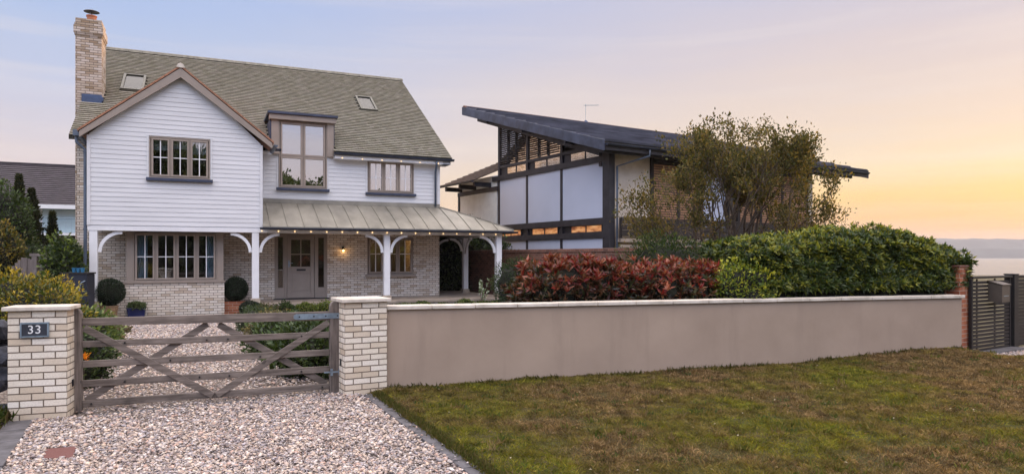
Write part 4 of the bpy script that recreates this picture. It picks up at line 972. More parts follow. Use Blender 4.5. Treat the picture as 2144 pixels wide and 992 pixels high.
for x0, x1 in ((RX0 - .03, RX0 + .03), (RX1 - .03, RX1 + .03)):
    w = MB().prism([(RY0 - .02, rz_(RY0) - .30), (RY1, rz_(RY1) - .34), (RY1 + .12, rz_(RY1) - .30), (RY1 + .12, rz_(RY1) + .06), (RY0 - .02, rz_(RY0) + .06)], 'x', x0, x1); w.build('verge_board', M['black_blue'], nb, bevel=.006)
for x0 in (-.62, 12.9): MB().prism([(-.2, rz_(-.2) - .56), (8.4, rz_(8.4) - .5), (8.4, rz_(8.4) - .3), (-.2, rz_(-.2) - .28)], 'x', x0, x0 + .14).build('rafter', M['black_timber'], nb)
w = MB()
for y in (1.3, 4.2, 7.0): w.box(RX0 + .03, 13.4, y - .07, y + .07, rz_(y) - .42, rz_(y) - .2)
w.box(-.9, 13.5, -.7, -.55, rz_(-.6) - .40, rz_(-.6) - .2); w.build('purlin', M['black_timber'], nb)
w = MB().add([(RX0, RY0, rz_(RY0) - .2), (RX1, RY0, rz_(RY0) - .2), (RX1, RY1, rz_(RY1) - .2), (RX0, RY1, rz_(RY1) - .2)], [(3, 2, 1, 0)]); w.build('soffit', M['black_timber'], nb)
MB().box(RX0 + .05, RX1 - .05, RY0 - .02, RY0 + .03, rz_(RY0) - .26, rz_(RY0) - .03).build('fascia', M['black_timber'], nb)
gutter('gutter', (RX0 + .05, RY0 - .09, rz_(RY0) - .05), (RX1 - .1, RY0 - .09, rz_(RY0) - .05), nb, .075)
MB().tube([(.95, RY0 - .09, rz_(RY0) - .1), (.95, RY0 - .09, rz_(RY0) - .33), (.20, -.20, 4.95), (.20, -.20, .2)], .04, 8).build('downpipe', M['downpipe'], nb, smooth=True)
MB().box(8.55, 8.8, 3.4, 3.7, rz_(3.5), rz_(3.5) + .12).build('roof_vent', M['flash_blue'], nr)
# long side: slatted screens, posts, balcony rail
w = MB()
for x in (2.02, 3.35, 4.62, 6.2, 6.75, 8.1, 9.5, 11.2): w.box(x - .07, x + .07, -.05, .12, 2.4, rz_(0) - .3)
w.box(2.0, 11.3, -.04, .12, 5.22, 5.38); w.build('post', M['wood_brown'], nb)
M['cedar'] = woodmat('cedar slat tinted with sunset light', (0.30, 0.15, 0.08), (0.48, 0.28, 0.165), 0, knots=False)  # orange sunset backlight is put into the slat colour
for x0, x1 in ((2.1, 3.28), (3.42, 4.55), (6.82, 8.03), (8.17, 9.43), (9.57, 11.1)):
    w = MB(); z = 3.1
    while z < 5.2: w.box(x0, x1, -.02, .005, z, z + .058); z += .092
    w.build('louvre', M['cedar'], nb)
MB().box(2.05, 4.6, .1, .2, 2.5, 5.3).box(6.25, 11.2, .1, .2, 2.5, 5.3).build('screen_wall', M['inside'], nb)
w = MB(); z = 2.52
for k_ in range(3): w.box(.22, 11.1, -.42, -.38, z, z + .19); z += .205
w.box(.2, 11.1, -.44, -.36, 3.13, 3.17)
for x in (.24, 3.4, 6.2, 8.9, 11.06): w.box(x - .04, x + .04, -.38, -.3, 2.3, 3.14)
w.build('balcony_rail', M['wood_brown'], nb)
MB().box(.2, 11.2, -.4, .0, 2.30, 2.42).box(.2, 11.2, -.36, -.3, 2.12, 2.2).build('balcony_deck', M['paving'], nb)
# rear wing
w = MB().box(0.0, .2, 7.7, 11.3, 0, 5.42).box(.2, 7, 11.1, 11.3, 0, 4.9); w.build('wing_wall', M['blind'], nb)
w = MB().box(-.06, .1, 7.6, 11.4, 4.72, 4.92).box(-.04, .1, 11.25, 11.4, 0, 4.9)
for y in (8.3, 9.7, 11.1): w.box(-.85, .3, y - .09, y + .09, 4.93, 5.13)
w.build('wing_beam', M['black_timber'], nb)
M['brown_tile'] = plain('brown concrete tile', (0.11, 0.075, 0.055), 0.8, 0.2, 4, bump=.3)
w = MB(); x = -1.0
while x < 3.5: w.prism([(x, 5.16 + .42 * (x + 1)), (x - .01, 5.22 + .42 * (x + 1)), (x + .33, 5.18 + .42 * (x + 1.33)), (x + .33, 5.16 + .42 * (x + 1.33))], 'y', 7.95, 11.5); x += .32
wr = w.build('wing_roof', M['brown_tile'], nb)
gutter('gutter', (-1.08, 11.5, 5.16), (-1.08, 8.0, 5.16), nb, .075)
# aerial
t = thing('aerial', 'thin television aerial on the ridge of the timber house', 'aerial', (3.41 + 6.0 * .848 - 8.95 * .53, 24 + 6.0 * .53 + 8.95 * .848, rz_(8.95)), NANG)
w = MB().tube([(0, 0, .05), (0, 0, 1.0)], .014, 6).tube([(-.12, 0, .92), (.72, -.15, 1.0)], .012, 6)
for k_ in range(9): w.tube([(-.08 + k_ * .095, -.10 - k_ * .018, .925 + k_ * .009), (-.08 + k_ * .095, .10 - k_ * .018, .925 + k_ * .009)], .006, 4)
w.build('mast', M['galv'], t); MB().lathe([(.16, 0), (.10, .10), (.04, .16)], (0, 0, .02), 10).build('base', M['flash_blue'], t)

# =================================================================== FAR LEFT HOUSE
fh = W(80, 430, 42); fo_ = thing('terraced_house', 'distant white house with purple slate roof and glass balcony behind the conifers', 'house', (fh.x, fh.y, 0), PHI)
M['purple_slate'] = plain('purple grey slate', (0.042, 0.032, 0.042), 0.7, 0.25, 2.5, bump=.4, stretch=(1, 1, 3))
x0, x1 = -9, 9
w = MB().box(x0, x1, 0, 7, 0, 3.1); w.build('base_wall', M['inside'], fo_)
MB().box(x0, x1, .3, 7, 3.1, 4.95).build('wall', M['blind'], fo_)
w = MB()
for k_ in range(20): w.prism([(-.55 + k_ * .22, 4.95 + k_ * .145), (-.56 + k_ * .22, 5.0 + k_ * .145), (-.33 + k_ * .22, 5.1 + k_ * .145), (-.33 + k_ * .22, 5.08 + k_ * .145)], 'x', x0 - .3, x1 + .3)
w.prism([(-.5, 4.95), (3.9, 7.85), (8, 5.0)], 'x', x0 - .25, x1 + .25)
w.build('roof', M['purple_slate'], fo_); MB().box(x0, x1, 3.75, 4.0, 7.83, 7.95).build('ridge_tile', M['purple_slate'], fo_)
MB().box(x0 - .3, x1 + .3, -.62, -.5, 4.72, 4.97).box(x0, x1, -.4, .3, 3.1, 3.22).build('fascia', M['white_paint'], fo_)
M['pale_glass'] = plain('pale reflective glazing', (0.42, 0.55, 0.60), 0.15, 0.06, .8, bump=0)
for k_ in range(8):
    a = x0 + .3 + k_ * 2.2; o = MB().box(a, a + 2.1, .22, .3, 3.25, 4.9).build('window', M['white_paint'], fo_); MB().box(a + .08, a + 2.02, .19, .22, 3.3, 4.85).build('pane', M['pale_glass'], o)
w = MB().tube([(x0, -.36, 4.15), (x1, -.36, 4.15)], .025, 6)
for k_ in range(60): w.box(x0 + k_ * .3, x0 + k_ * .3 + .015, -.37, -.355, 3.22, 4.14)
w.build('railing', M['galv'], fo_)

# =================================================================== SMALL THINGS BY THE HOUSE
def Hp(px, py, v):
    r_ = Vector(((px - CX) / F, 1.0)); nn = HN.xy; Z = (v + HO.xy.dot(nn)) / r_.dot(nn); q = r_ * Z
    return Vector((q.x, q.y, EYE - (py - HY) / F * Z))
# =================================================================== PLANTS
GREEN = [(0.035, 0.06, 0.015), (0.05, 0.085, 0.02), (0.07, 0.11, 0.025), (0.025, 0.045, 0.012)]
def lumps(D, amp, f, seed):
    return 1 + amp * np.array([noise.noise(Vector(d * f) + Vector((seed, 0, 0))) for d in D]) * 1.8
def core(name, c, r, parent, seed, k=.82, f=2.2, amp=.16):
    bm = bmesh.new(); bmesh.ops.create_icosphere(bm, subdivisions=3, radius=1)
    for v in bm.verts:
        d = v.co.normalized(); q = k * (1 + amp * 1.8 * noise.noise(d * f + Vector((seed, 0, 0))))
        v.co = Vector((d.x * r[0] * q, d.y * r[1] * q, d.z * r[2] * q)) + Vector(c)
    me = bpy.data.meshes.new(name); bm.to_mesh(me); bm.free(); me.materials.append(M['core'])
    o = bpy.data.objects.new(name, me); COL.objects.link(o); o.parent = parent; return o
def shell(n, r, seed, zlo=-0.5, amp=.16, f=2.2, depth=.3, n2=True):
    """points in the outer shell of a lumpy ellipsoid, with outward normals"""
    D = rdir(int(n * 1.9)); D = D[D[:, 2] > zlo][:n]
    k = lumps(D, amp, f, seed) * lumps(D, amp * .5, f * 3, seed + 9) * (1 - depth * rng.random(len(D)) ** 1.7)
    P = D * k[:, None] * np.array(r); Nn = unit(D / np.array(r)); return P, Nn
def bush(name, label, cat, c, r, n, L, Wd, cols, w=None, seed=0, group=None, mat='leaf', up=.35, tips=None, zlo=-.55, amp=.16, f=2.2, stem=None, depth=.35, ck=.8):
    t = thing(name, label, cat, c if not hasattr(c, 'to_tuple') else c.to_tuple(), 0, group)
    P, Nn = shell(n, r, seed, zlo, amp, f, depth)
    D = unit(Nn + rng.normal(size=P.shape) * .55 + np.array([0, 0, up]))
    C = pal(len(P), cols, w)
    if tips is not None:
        rr = np.linalg.norm(P / np.array(r), axis=1); sel = (rng.random(len(P)) < np.clip((rr - .92) * 3.0, 0, .8) * np.clip(Nn[:, 2] + .6, 0, 1)); C[sel] = pal(sel.sum(), tips)
    ll = L * (.7 + .6 * rng.random(len(P)))
    leaves('foliage', P, D, unit(Nn + rdir(len(P)) * .8), ll, ll * Wd, C, M[mat], t)
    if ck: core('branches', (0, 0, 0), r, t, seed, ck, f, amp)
    if stem:
        mb = MB()
        for k_ in range(stem):
            a = random.uniform(0, 6.28); e = Vector((math.cos(a) * r[0] * .5, math.sin(a) * r[1] * .5, r[2] * .2)); s_ = Vector((math.cos(a) * .05, math.sin(a) * .05, -r[2] - .05 if stem < 9 else -r[2]))
            mb.tube([s_, (s_ + e) / 2 + Vector((0, 0, .05)), e], [.02, .015, .006], 5)
        mb.build('stem', M['bark'], t)
    return t
def rosettes(name, P, A, k, L, Wd, colfn, mat, parent, spread=(25, 75)):
    """whorls of k leaves round each shoot axis"""
    n = len(P); A = unit(A); ref = rdir(n); S = unit(np.cross(A, ref)); T_ = np.cross(A, S)
    PP, DD, NN_, CC, LL = [], [], [], [], []
    for i in range(k):
        ph = 2 * np.pi * i / k * 1.0 + rng.random(n) * .6; th = np.radians(spread[0] + (spread[1] - spread[0]) * ((i * 0.618) % 1.0) + rng.normal(size=n) * 8)
        rad = S * np.cos(ph)[:, None] + T_ * np.sin(ph)[:, None]
        D = A * np.cos(th)[:, None] + rad * np.sin(th)[:, None]
        PP.append(P + A * (rng.random((n, 1)) * .03)); DD.append(D); NN_.append(A * np.sin(th)[:, None] - rad * np.cos(th)[:, None] + 1e-3)
        CC.append(colfn(n)); LL.append(L * (.7 + .55 * rng.random(n)))
    PP, DD, NN_, CC, LL = map(np.concatenate, (PP, DD, NN_, CC, LL))
    return leaves(name, PP, DD, NN_, LL, LL * Wd, CC, mat, parent, fold=.2, droop=.15)

# ---- laurel hedge, right: a clipped body following the wall; local x along the wall, y behind it
def hedge(name, label, x0, x1, yc, ry, ztop, n, k, L, Wd, cols, tips, seed, mat='leaf', zb=.9, endr=True, loc=None, ang=None, gr=None, topf=None):
    t = thing(name, label, 'hedge', loc or (WA.x, WA.y, 0), WANG if ang is None else ang, gr)
    U = x0 + (x1 - x0) * rng.random(n); a = rng.random(n) * np.pi * 1.15 - .25   # angle round the section: 0 = front face, pi/2 = top
    hz_ = ztop - zb
    top = np.array([ztop if topf is None else topf(u) for u in U])
    ca, sa = np.cos(a), np.sin(a)
    sy = -np.sign(ca) * np.abs(ca) ** .45 * ry; sz = np.sign(sa) * np.abs(sa) ** .5
    Z = zb + (top - zb) * np.clip(sz, -.35, 1)
    lo = a < 0.0; Z[lo] = zb + (rng.random(lo.sum()) - .3) * .3
    fr = rng.random(n) < .45; Z[fr] = zb - .1 + (top[fr] - zb - .12) * rng.random(fr.sum()); sy[fr] = -ry * (1 - .12 * rng.random(fr.sum()))
    P = np.stack([U, yc + sy, Z], 1)
    Nn = np.stack([np.zeros(n), sy / ry, (Z - (zb + .45 * hz_)) / hz_ * 1.1], 1)
    ex_ = np.clip((U - (x1 - .45)) / .45, 0, 1); el_ = np.clip(((x0 + .45) - U) / .45, 0, 1)
    e_ = np.maximum(ex_, el_); P[:, 1] = yc + (P[:, 1] - yc) * (1 - .15 * e_ ** 2); P[:, 2] -= (.22 * e_ ** 2) * (P[:, 2] > zb + .6 * hz_)
    Nn[:, 0] = ex_ - el_; Nn = unit(Nn)
    nz_ = vnoise(P + seed, 1.6) * .16 + vnoise(P + seed, 4.5) * .08
    P += Nn * nz_[:, None] - Nn * (.16 * rng.random((n, 1)) ** 1.5)
    m_e = rng.random(n) < .10    # close the ends
    P[m_e, 0] = np.where(rng.random(m_e.sum()) < .5, x0, x1); P[m_e, 1] = yc + (rng.random(m_e.sum()) - .5) * 1.5 * ry; P[m_e, 2] = zb + rng.random(m_e.sum()) * (hz_ - .42)
    Nn[m_e] = np.stack([np.where(P[m_e, 0] > (x0 + x1) / 2, 1, -1), np.zeros(m_e.sum()), np.zeros(m_e.sum())], 1)
    lowf = (P[:, 1] < .42) & (P[:, 2] < 1.25) & (zb < 1.2); P[lowf, 2] = 1.25 + .12 * rng.random(lowf.sum())
    A = unit(Nn * .8 + np.array([0, -.05, .75]) + rng.normal(size=(n, 3)) * .3)
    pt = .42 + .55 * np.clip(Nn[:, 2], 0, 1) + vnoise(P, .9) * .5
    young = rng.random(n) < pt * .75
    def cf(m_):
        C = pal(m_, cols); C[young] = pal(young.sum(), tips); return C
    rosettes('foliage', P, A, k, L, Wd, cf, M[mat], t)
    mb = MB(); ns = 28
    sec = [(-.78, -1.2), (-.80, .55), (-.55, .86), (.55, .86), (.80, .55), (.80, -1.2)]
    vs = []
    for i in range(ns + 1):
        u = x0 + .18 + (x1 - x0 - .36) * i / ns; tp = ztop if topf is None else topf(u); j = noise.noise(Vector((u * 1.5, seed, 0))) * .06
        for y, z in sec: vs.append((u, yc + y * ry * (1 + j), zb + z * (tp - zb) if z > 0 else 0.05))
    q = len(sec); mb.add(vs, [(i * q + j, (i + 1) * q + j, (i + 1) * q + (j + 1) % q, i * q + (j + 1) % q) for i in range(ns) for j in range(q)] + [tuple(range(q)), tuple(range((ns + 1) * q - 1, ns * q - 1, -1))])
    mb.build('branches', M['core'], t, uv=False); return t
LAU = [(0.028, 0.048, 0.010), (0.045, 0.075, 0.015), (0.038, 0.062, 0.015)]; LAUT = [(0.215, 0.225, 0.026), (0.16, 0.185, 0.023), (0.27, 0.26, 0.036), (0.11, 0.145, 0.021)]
def ltop(u):
    return 2.17 + .10 * math.exp(-((u - 8.2) / 1.0) ** 2) - .09 * math.exp(-((u - 6.6) / .6) ** 2) - .16 * smooth((u - 8.9) / .8)
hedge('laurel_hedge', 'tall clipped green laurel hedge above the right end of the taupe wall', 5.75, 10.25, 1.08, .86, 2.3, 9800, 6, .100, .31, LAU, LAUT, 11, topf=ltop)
# ---- red photinia in two shrubs behind the coping
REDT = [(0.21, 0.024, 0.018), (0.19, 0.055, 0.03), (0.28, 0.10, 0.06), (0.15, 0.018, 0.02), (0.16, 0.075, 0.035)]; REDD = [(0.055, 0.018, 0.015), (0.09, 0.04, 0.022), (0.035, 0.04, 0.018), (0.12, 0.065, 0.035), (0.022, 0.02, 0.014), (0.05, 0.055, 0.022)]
def photinia(label, cx_, cy_, rx, ry, zb, zt, n, seed, tone=1.0):
    t = thing('photinia_shrub', label, 'shrub', (WA.x + WD.x * cx_ + WN.x * cy_, WA.y + WD.y * cx_ + WN.y * cy_, 0), WANG, 'red photinia shrubs')
    D = rdir(n * 2); D = D[(D[:, 2] > -.75) & (D[:, 1] < .5)][:n]; n = len(D)
    r_ = (np.abs(D[:, 0]) ** 3 + np.abs(D[:, 1]) ** 3 + np.abs(D[:, 2]) ** 3) ** (-1 / 3)
    kk = r_ * lumps(D, .11, 2.6, seed) * (1 - .32 * rng.random(n) ** 1.4)
    P = D * kk[:, None] * np.array([rx, ry, (zt - zb) / 2]) + np.array([0, 0, (zt + zb) / 2])
    A = unit(D * .75 + np.array([0, -.1, .8]) + rng.normal(size=(n, 3)) * .28)
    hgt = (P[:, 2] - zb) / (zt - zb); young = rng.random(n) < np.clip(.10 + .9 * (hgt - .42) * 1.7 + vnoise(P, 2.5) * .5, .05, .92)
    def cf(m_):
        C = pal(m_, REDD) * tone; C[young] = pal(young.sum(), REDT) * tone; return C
    P += A * (np.clip(rng.normal(size=(n, 1)), 0, 2) * .05)
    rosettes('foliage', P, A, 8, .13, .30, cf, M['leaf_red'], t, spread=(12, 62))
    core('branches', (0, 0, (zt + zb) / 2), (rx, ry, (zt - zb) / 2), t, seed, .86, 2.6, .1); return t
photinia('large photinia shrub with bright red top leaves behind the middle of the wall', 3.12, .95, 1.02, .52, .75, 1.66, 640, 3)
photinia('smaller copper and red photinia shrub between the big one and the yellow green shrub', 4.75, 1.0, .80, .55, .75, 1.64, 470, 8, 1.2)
bush('euonymus_shrub', 'low yellow green shrub in front of the laurel hedge', 'shrub', (WA + WD * 5.72 + WN * .42).to_3d() + Vector((0, 0, 1.27)), (.47, .34, .47), 3000, .055, .55, [(0.16, 0.21, 0.025), (0.26, 0.28, 0.03), (0.08, 0.13, 0.02)], None, 5, tips=[(0.46, 0.44, 0.04), (0.36, 0.37, 0.04)], zlo=-.9)
# dark yew mass behind the photinia
yw = W(1390, 560, 13.6)
bush('yew_bush', 'dark rounded evergreen bush behind the copper photinia below the bare-stemmed tree', 'bush', (yw.x, yw.y, 1.15), (1.05, .8, 1.08), 9000, .075, .28, [(0.022, 0.042, 0.012), (0.035, 0.06, 0.016), (0.02, 0.035, 0.012)], None, 21, tips=[(0.07, 0.10, 0.02), (0.10, 0.11, 0.025)], mat='leaf_soft')
yw = W(1085, 560, 16.5)
bush('yew_bush', 'small dark conifer bush beside the right veranda post', 'bush', (yw.x, yw.y, .95), (.62, .5, .82), 3500, .07, .28, [(0.02, 0.04, 0.015), (0.03, 0.055, 0.02)], None, 22, tips=[(0.06, 0.09, 0.03)], mat='leaf_soft')

# ---- trees with real limbs
def grow(mb, p, d, L, r, depth, tips, bend=.25, kids=3, split=(20, 48), shrink=.68, up=.10, minr=.004):
    pts = [p.copy()]; rs = [r]; n_ = 4; q = p.copy(); dd = d.normalized()
    for i in range(n_):
        dd = (dd + Vector((random.gauss(0, bend), random.gauss(0, bend), random.gauss(0, bend) + up)) * .45).normalized()
        q = q + dd * (L / n_); pts.append(q.copy()); rs.append(max(minr, r * (1 - .45 * (i + 1) / n_)))
        if depth <= 1: tips.append((q.copy(), dd.copy()))
    mb.tube(pts, rs, 6 if r > .02 else 4, caps=False)
    if depth <= 0: tips.append((q.copy(), dd.copy())); return
    for k_ in range(kids):
        i = random.randint(2, n_) if k_ else n_
        ax = dd.orthogonal(); ax.rotate(Matrix.Rotation(random.uniform(0, 6.28), 3, dd)); nd = dd.copy(); nd.rotate(Matrix.Rotation(R(random.uniform(*split)) * (.5 if k_ == 0 else 1), 3, ax))
        grow(mb, pts[i], nd, L * shrink * random.uniform(.8, 1.15), rs[i] * .78, depth - 1, tips, bend, kids, split, shrink, up, minr)
def tipleaves(tips, per, rad, L, Wd, cols, parent, mat='leaf', w=None, up=.5, keep=None):
    P0_ = np.array([t_[0][:] for t_ in tips]); D0 = np.array([t_[1][:] for t_ in tips])
    if keep is not None:
        kk = keep(P0_); P0_, D0 = P0_[kk], D0[kk]
    n = len(P0_) * per; P = np.repeat(P0_, per, 0) + rng.normal(size=(n, 3)) * rad; D = unit(np.repeat(D0, per, 0) * .7 + rdir(n, .3) * .9 + np.array([0, 0, up * .4]))
    C = pal(n, cols, w) * np.repeat((.75 + .5 * rng.random((len(P0_), 1))), per, 0)
    ll = L * (.65 + .7 * rng.random(n)); return leaves('foliage', P, D, rdir(n), ll, ll * Wd, np.clip(C, .003, 1), M[mat], parent)
random.seed(41)
tb = W(1535, 520, 16.8)
t = thing('garden_tree', 'spreading multi-stemmed tree with sparse olive leaves in front of the timber house', 'tree', (tb.x, tb.y, 0.0))
mb = MB(); tips = []
for k_ in range(13):
    a = 2 * math.pi * k_ / 13 + random.uniform(-.2, .2); tilt = random.uniform(.10, .95) if k_ % 3 else random.uniform(.05, .35)
    d_ = Vector((math.cos(a) * tilt * 1.62 - .08, math.sin(a) * tilt * .9, 1)); L_ = random.uniform(1.75, 2.05) * (1.0 - .10 * tilt)
    grow(mb, Vector((math.cos(a) * .10, math.sin(a) * .10, 1.0)), d_, L_, random.uniform(.035, .062), 4, tips, bend=.30, kids=3, split=(16, 46), shrink=.60, up=.15)
for sx_, sy_, L2 in ((-.95, -.2, 1.9), (-1.1, .2, 1.6), (1.0, -.1, 1.7), (-.8, -.4, 1.5), (1.15, .2, 1.4)): grow(mb, Vector((sx_ * .1, sy_ * .1, 1.15)), Vector((sx_, sy_, .42)), L2, .035, 3, tips, bend=.3, kids=3, split=(18, 46), shrink=.6, up=.12)
mb.tube([(0, 0, -.1), (0, 0, .55), (.02, 0, 1.1)], [.17, .14, .11], 10)
mb.build('trunk', M['bark'], t, smooth=True, uv=False)
tipleaves(tips, 8, .085, .074, .5, [(0.065, 0.07, 0.018), (0.10, 0.09, 0.025), (0.13, 0.10, 0.03), (0.045, 0.05, 0.014), (0.17, 0.125, 0.035)], t, 'leaf_soft', keep=lambda P: rng.random(len(P)) < np.clip(.10 + (P[:, 2] - 2.3) / 3.3 + .10 * (np.abs(P[:, 0]) > 1.6) + 1.5 * vnoise(P, 1.0) + 1.0 * vnoise(P + 7, 2.4), .03, .95))
print('TREE EXTENT', np.array([q[0][:] for q in tips]).min(0), np.array([q[0][:] for q in tips]).max(0), len(tips))
random.seed(12)
tb = W(1735, 520, 15.2)
t = thing('wispy_shrub', 'thin see-through shrub against the sunset right of the tree', 'shrub', (tb.x, tb.y, 0.0))
mb = MB(); tips = []
for k_ in range(11):
    a = random.uniform(0, 6.28); tilt = random.uniform(.1, .9)
    grow(mb, Vector((math.cos(a) * .12 - .1, math.sin(a) * .1, .9)), Vector((math.cos(a) * tilt * .9 + .08, math.sin(a) * tilt * .5, 1)), random.uniform(.85, 1.1), .016, 3, tips, bend=.2, kids=3, split=(15, 40), shrink=.55, up=.1, minr=.003)
mb.tube([(-.1, 0, -.1), (-.1, 0, .92)], [.05, .04], 8); mb.build('stem', M['twig'], t, uv=False)
tipleaves(tips, 2, .03, .05, .5, [(0.07, 0.06, 0.015), (0.12, 0.09, 0.02), (0.05, 0.05, 0.014)], t, 'leaf_soft', keep=lambda P: rng.random(len(P)) < .6)
print('WISPY', np.array([q[0][:] for q in tips]).max(0))

# ---- planting between veranda and neighbour
cl = W(978, 560, 25.5)
bush('climber_mass', 'dark leafy climber covering the boundary wall beyond the veranda posts', 'climber', (cl.x - .2, cl.y + 2.2, 1.2), (2.1, .8, 1.75), 14000, .12, .6, [(0.045, 0.06, 0.018), (0.045, 0.065, 0.018), (0.02, 0.032, 0.012)], None, 31, tips=[(0.07, 0.10, 0.02), (0.05, 0.08, 0.02)])
random.seed(5)
tb = W(1010, 640, 22.0); t = thing('variegated_plant', 'slender pale leaved plant in front of the dark climber', 'plant', (tb.x, tb.y, .1)); mb = MB(); tips = []
for k_ in range(3): grow(mb, Vector((0, 0, 0)), Vector((random.uniform(-.2, .2), random.uniform(-.2, .2), 1)), .62, .01, 1, tips, kids=2, shrink=.5)
mb.build('stem', M['twig'], t, uv=False); tipleaves(tips, 3, .03, .08, .45, [(0.45, 0.5, 0.4), (0.2, 0.28, 0.14), (0.08, 0.13, 0.05)], t)
random.seed(6)
tb = W(985, 520, 29.5); t = thing('sapling', 'thin leafy sapling in front of the white rear wing', 'sapling', (tb.x, tb.y, 0)); mb = MB(); tips = []
mb.tube([(0, 0, 0), (0, 0, 2.3)], [.04, .03], 6)
for k_ in range(6): grow(mb, Vector((0, 0, 2.2)), Vector((random.uniform(-.9, .9), random.uniform(-.5, .5), 1)), .75, .015, 2, tips, kids=2, shrink=.55)
mb.build('stem', M['twig'], t, uv=False); tipleaves(tips, 4, .05, .08, .5, [(0.03, 0.05, 0.015), (0.05, 0.075, 0.02)], t)

# ---- pots and clipped balls by the bay
LEAFB = [(0.014, 0.03, 0.012), (0.022, 0.042, 0.014), (0.012, 0.024, 0.01)]
def potpos(px, v): q = Hp(px, 655, v); return q.x, q.y
x, y = potpos(227, .22)
M['stonepot'] = plain('mottled stoneware', (0.34, 0.22, 0.12), 0.8, .3, 30, bump=.6, dark=(0.16, 0.09, 0.05))
t = thing('stone_pot', 'rough tan stone pot under the clipped ball left of the bay window', 'plant pot', (x, y, .13)); MB().lathe([(.19, 0), (.235, .31), (.25, .31), (.25, .345), (.215, .345), (.21, .30), (.01, .30)], n=24).build('pot', M['stonepot'], t, smooth=False)
bush('topiary_ball', 'large clipped box ball in the tan stone pot', 'topiary', (x + .03, y, .83), (.37, .37, .36), 5200, .032, .6, LEAFB, None, 2, mat='leaf', up=.1, amp=.035, depth=.12, zlo=-.97, ck=.9, stem=4)
x, y = potpos(286, .37)
t = thing('blue_planter', 'dark blue glazed planter in front of the bay', 'planter', (x, y, .135), PHI); M['blueglaze'] = plain('dark blue glaze', (0.008, 0.014, 0.07), .25, .1, 4, bump=.05)
MB().prism([(-.20, 0), (.20, 0), (.225, .23), (-.225, .23)], 'y', -.13, .13).box(-.235, .235, -.14, .14, .225, .25).build('pot', M['blueglaze'], t, bevel=.008)
bush('succulent', 'low grey green plant filling the dark blue planter', 'plant', (x, y, .40), (.23, .14, .12), 700, .07, .45, [(0.10, 0.14, 0.06), (0.16, 0.19, 0.09), (0.07, 0.10, 0.04)], None, 2, mat='leaf_soft', zlo=-.3, ck=.6)
x, y = potpos(487, .95)
t = thing('brick_planter', 'low red brick planter under the clipped ball right of the bay window', 'planter', (x, y, .10), PHI); MB().box(-.26, .36, -.2, .25, 0, .36).build('body', M['red_brick'], t)
bush('topiary_ball', 'smaller clipped box ball on the red brick planter', 'topiary', (x + .09, y + .02, .83), (.34, .34, .35), 4600, .032, .6, LEAFB, None, 6, mat='leaf', up=.1, amp=.035, depth=.12, zlo=-.97, ck=.9, stem=4)
q = Hp(524, 645, -.35)
bush('box_shrub', 'small square clipped dark box bush below the second veranda post', 'shrub', (q.x, q.y, .32), (.30, .22, .21), 2600, .03, .6, [(0.012, 0.022, 0.010), (0.018, 0.03, 0.012)], None, 7, amp=.03, depth=.1, zlo=-.95, ck=.92)
# bed plants along the veranda front
YG = [(0.12, 0.16, 0.03), (0.18, 0.20, 0.04), (0.06, 0.10, 0.02)]; MID = [(0.04, 0.065, 0.02), (0.06, 0.09, 0.025), (0.03, 0.05, 0.015)]; OL = [(0.13, 0.11, 0.05), (0.09, 0.09, 0.04), (0.16, 0.13, 0.07)]
for k_, (px, cols, rx, rz2, lb) in enumerate(((560, OL, .34, .16, 'straggly pale olive bed plant right of the dark box bush'), (598, MID, .27, .22, 'dark leafy bed plant below the front door'), (640, YG, .34, .17, 'bright yellow green bed plant under the door step'), (680, YG, .26, .19, 'yellow green bed plant next to the hinge stile'))):
    q = Hp(px, 650, -.75)
    bush('bed_plant', lb, 'plant', (q.x, q.y, .27), (rx, .22, rz2), 900, .065, .45, cols, None, 40 + k_, group='low plants along the veranda front', mat='leaf_soft', zlo=-.6, amp=.3, ck=.6)
# low strip of ground cover at the veranda edge, right part
n_ = 9000; U = 6.4 + 5.9 * rng.random(n_); V_ = -.85 + .45 * rng.random(n_); hh = .20 + .16 * np.array([noise.noise(Vector((u * 2.1, 0, 4))) for u in U])
P = np.stack([U, V_, .12 + hh * (.3 + .7 * rng.random(n_))], 1)
gc = leaves('ground_cover', P, rdir(n_, .8), rdir(n_), .075, .035, pal(n_, MID + YG), M['leaf_soft']); gc.location = HO; gc.rotation_euler = (0, 0, PHI); tag(gc, kind='stuff')

# ---- beds either side of the inner drive
IN = lambda a, d: G0 + GD * a + GN * d
def at(px, Z): q = W(px, 600, Z); return q.x, q.y
for k_, (px, Z, rx, ry, rz2, cols, tp, L_, lb) in enumerate((
    (655, 10.3, .62, .55, .42, MID, [(0.07, 0.11, 0.04)], .10, 'dark leafy shrub directly behind the hinge end of the gate'),
    (600, 12.0, .60, .55, .38, MID, [(0.09, 0.13, 0.05)], .085, 'mid green shrub behind the gate hinge strap'),
    (570, 13.6, .50, .45, .36, OL, [(0.22, 0.18, 0.05)], .06, 'bronze olive heather bush right of the inner drive'),
    (540, 15.2, .48, .45, .36, MID, [(0.05, 0.08, 0.03)], .05, 'dark green bush at the far end of the right bed'))):
    x, y = at(px, Z)
    bush('bed_shrub', lb, 'shrub', (x, y, rz2 * .92), (rx, ry, rz2), 3400, L_, .42, cols, None, 60 + k_, group='shrubs right of the inner drive', tips=tp, zlo=-.95, amp=.22)
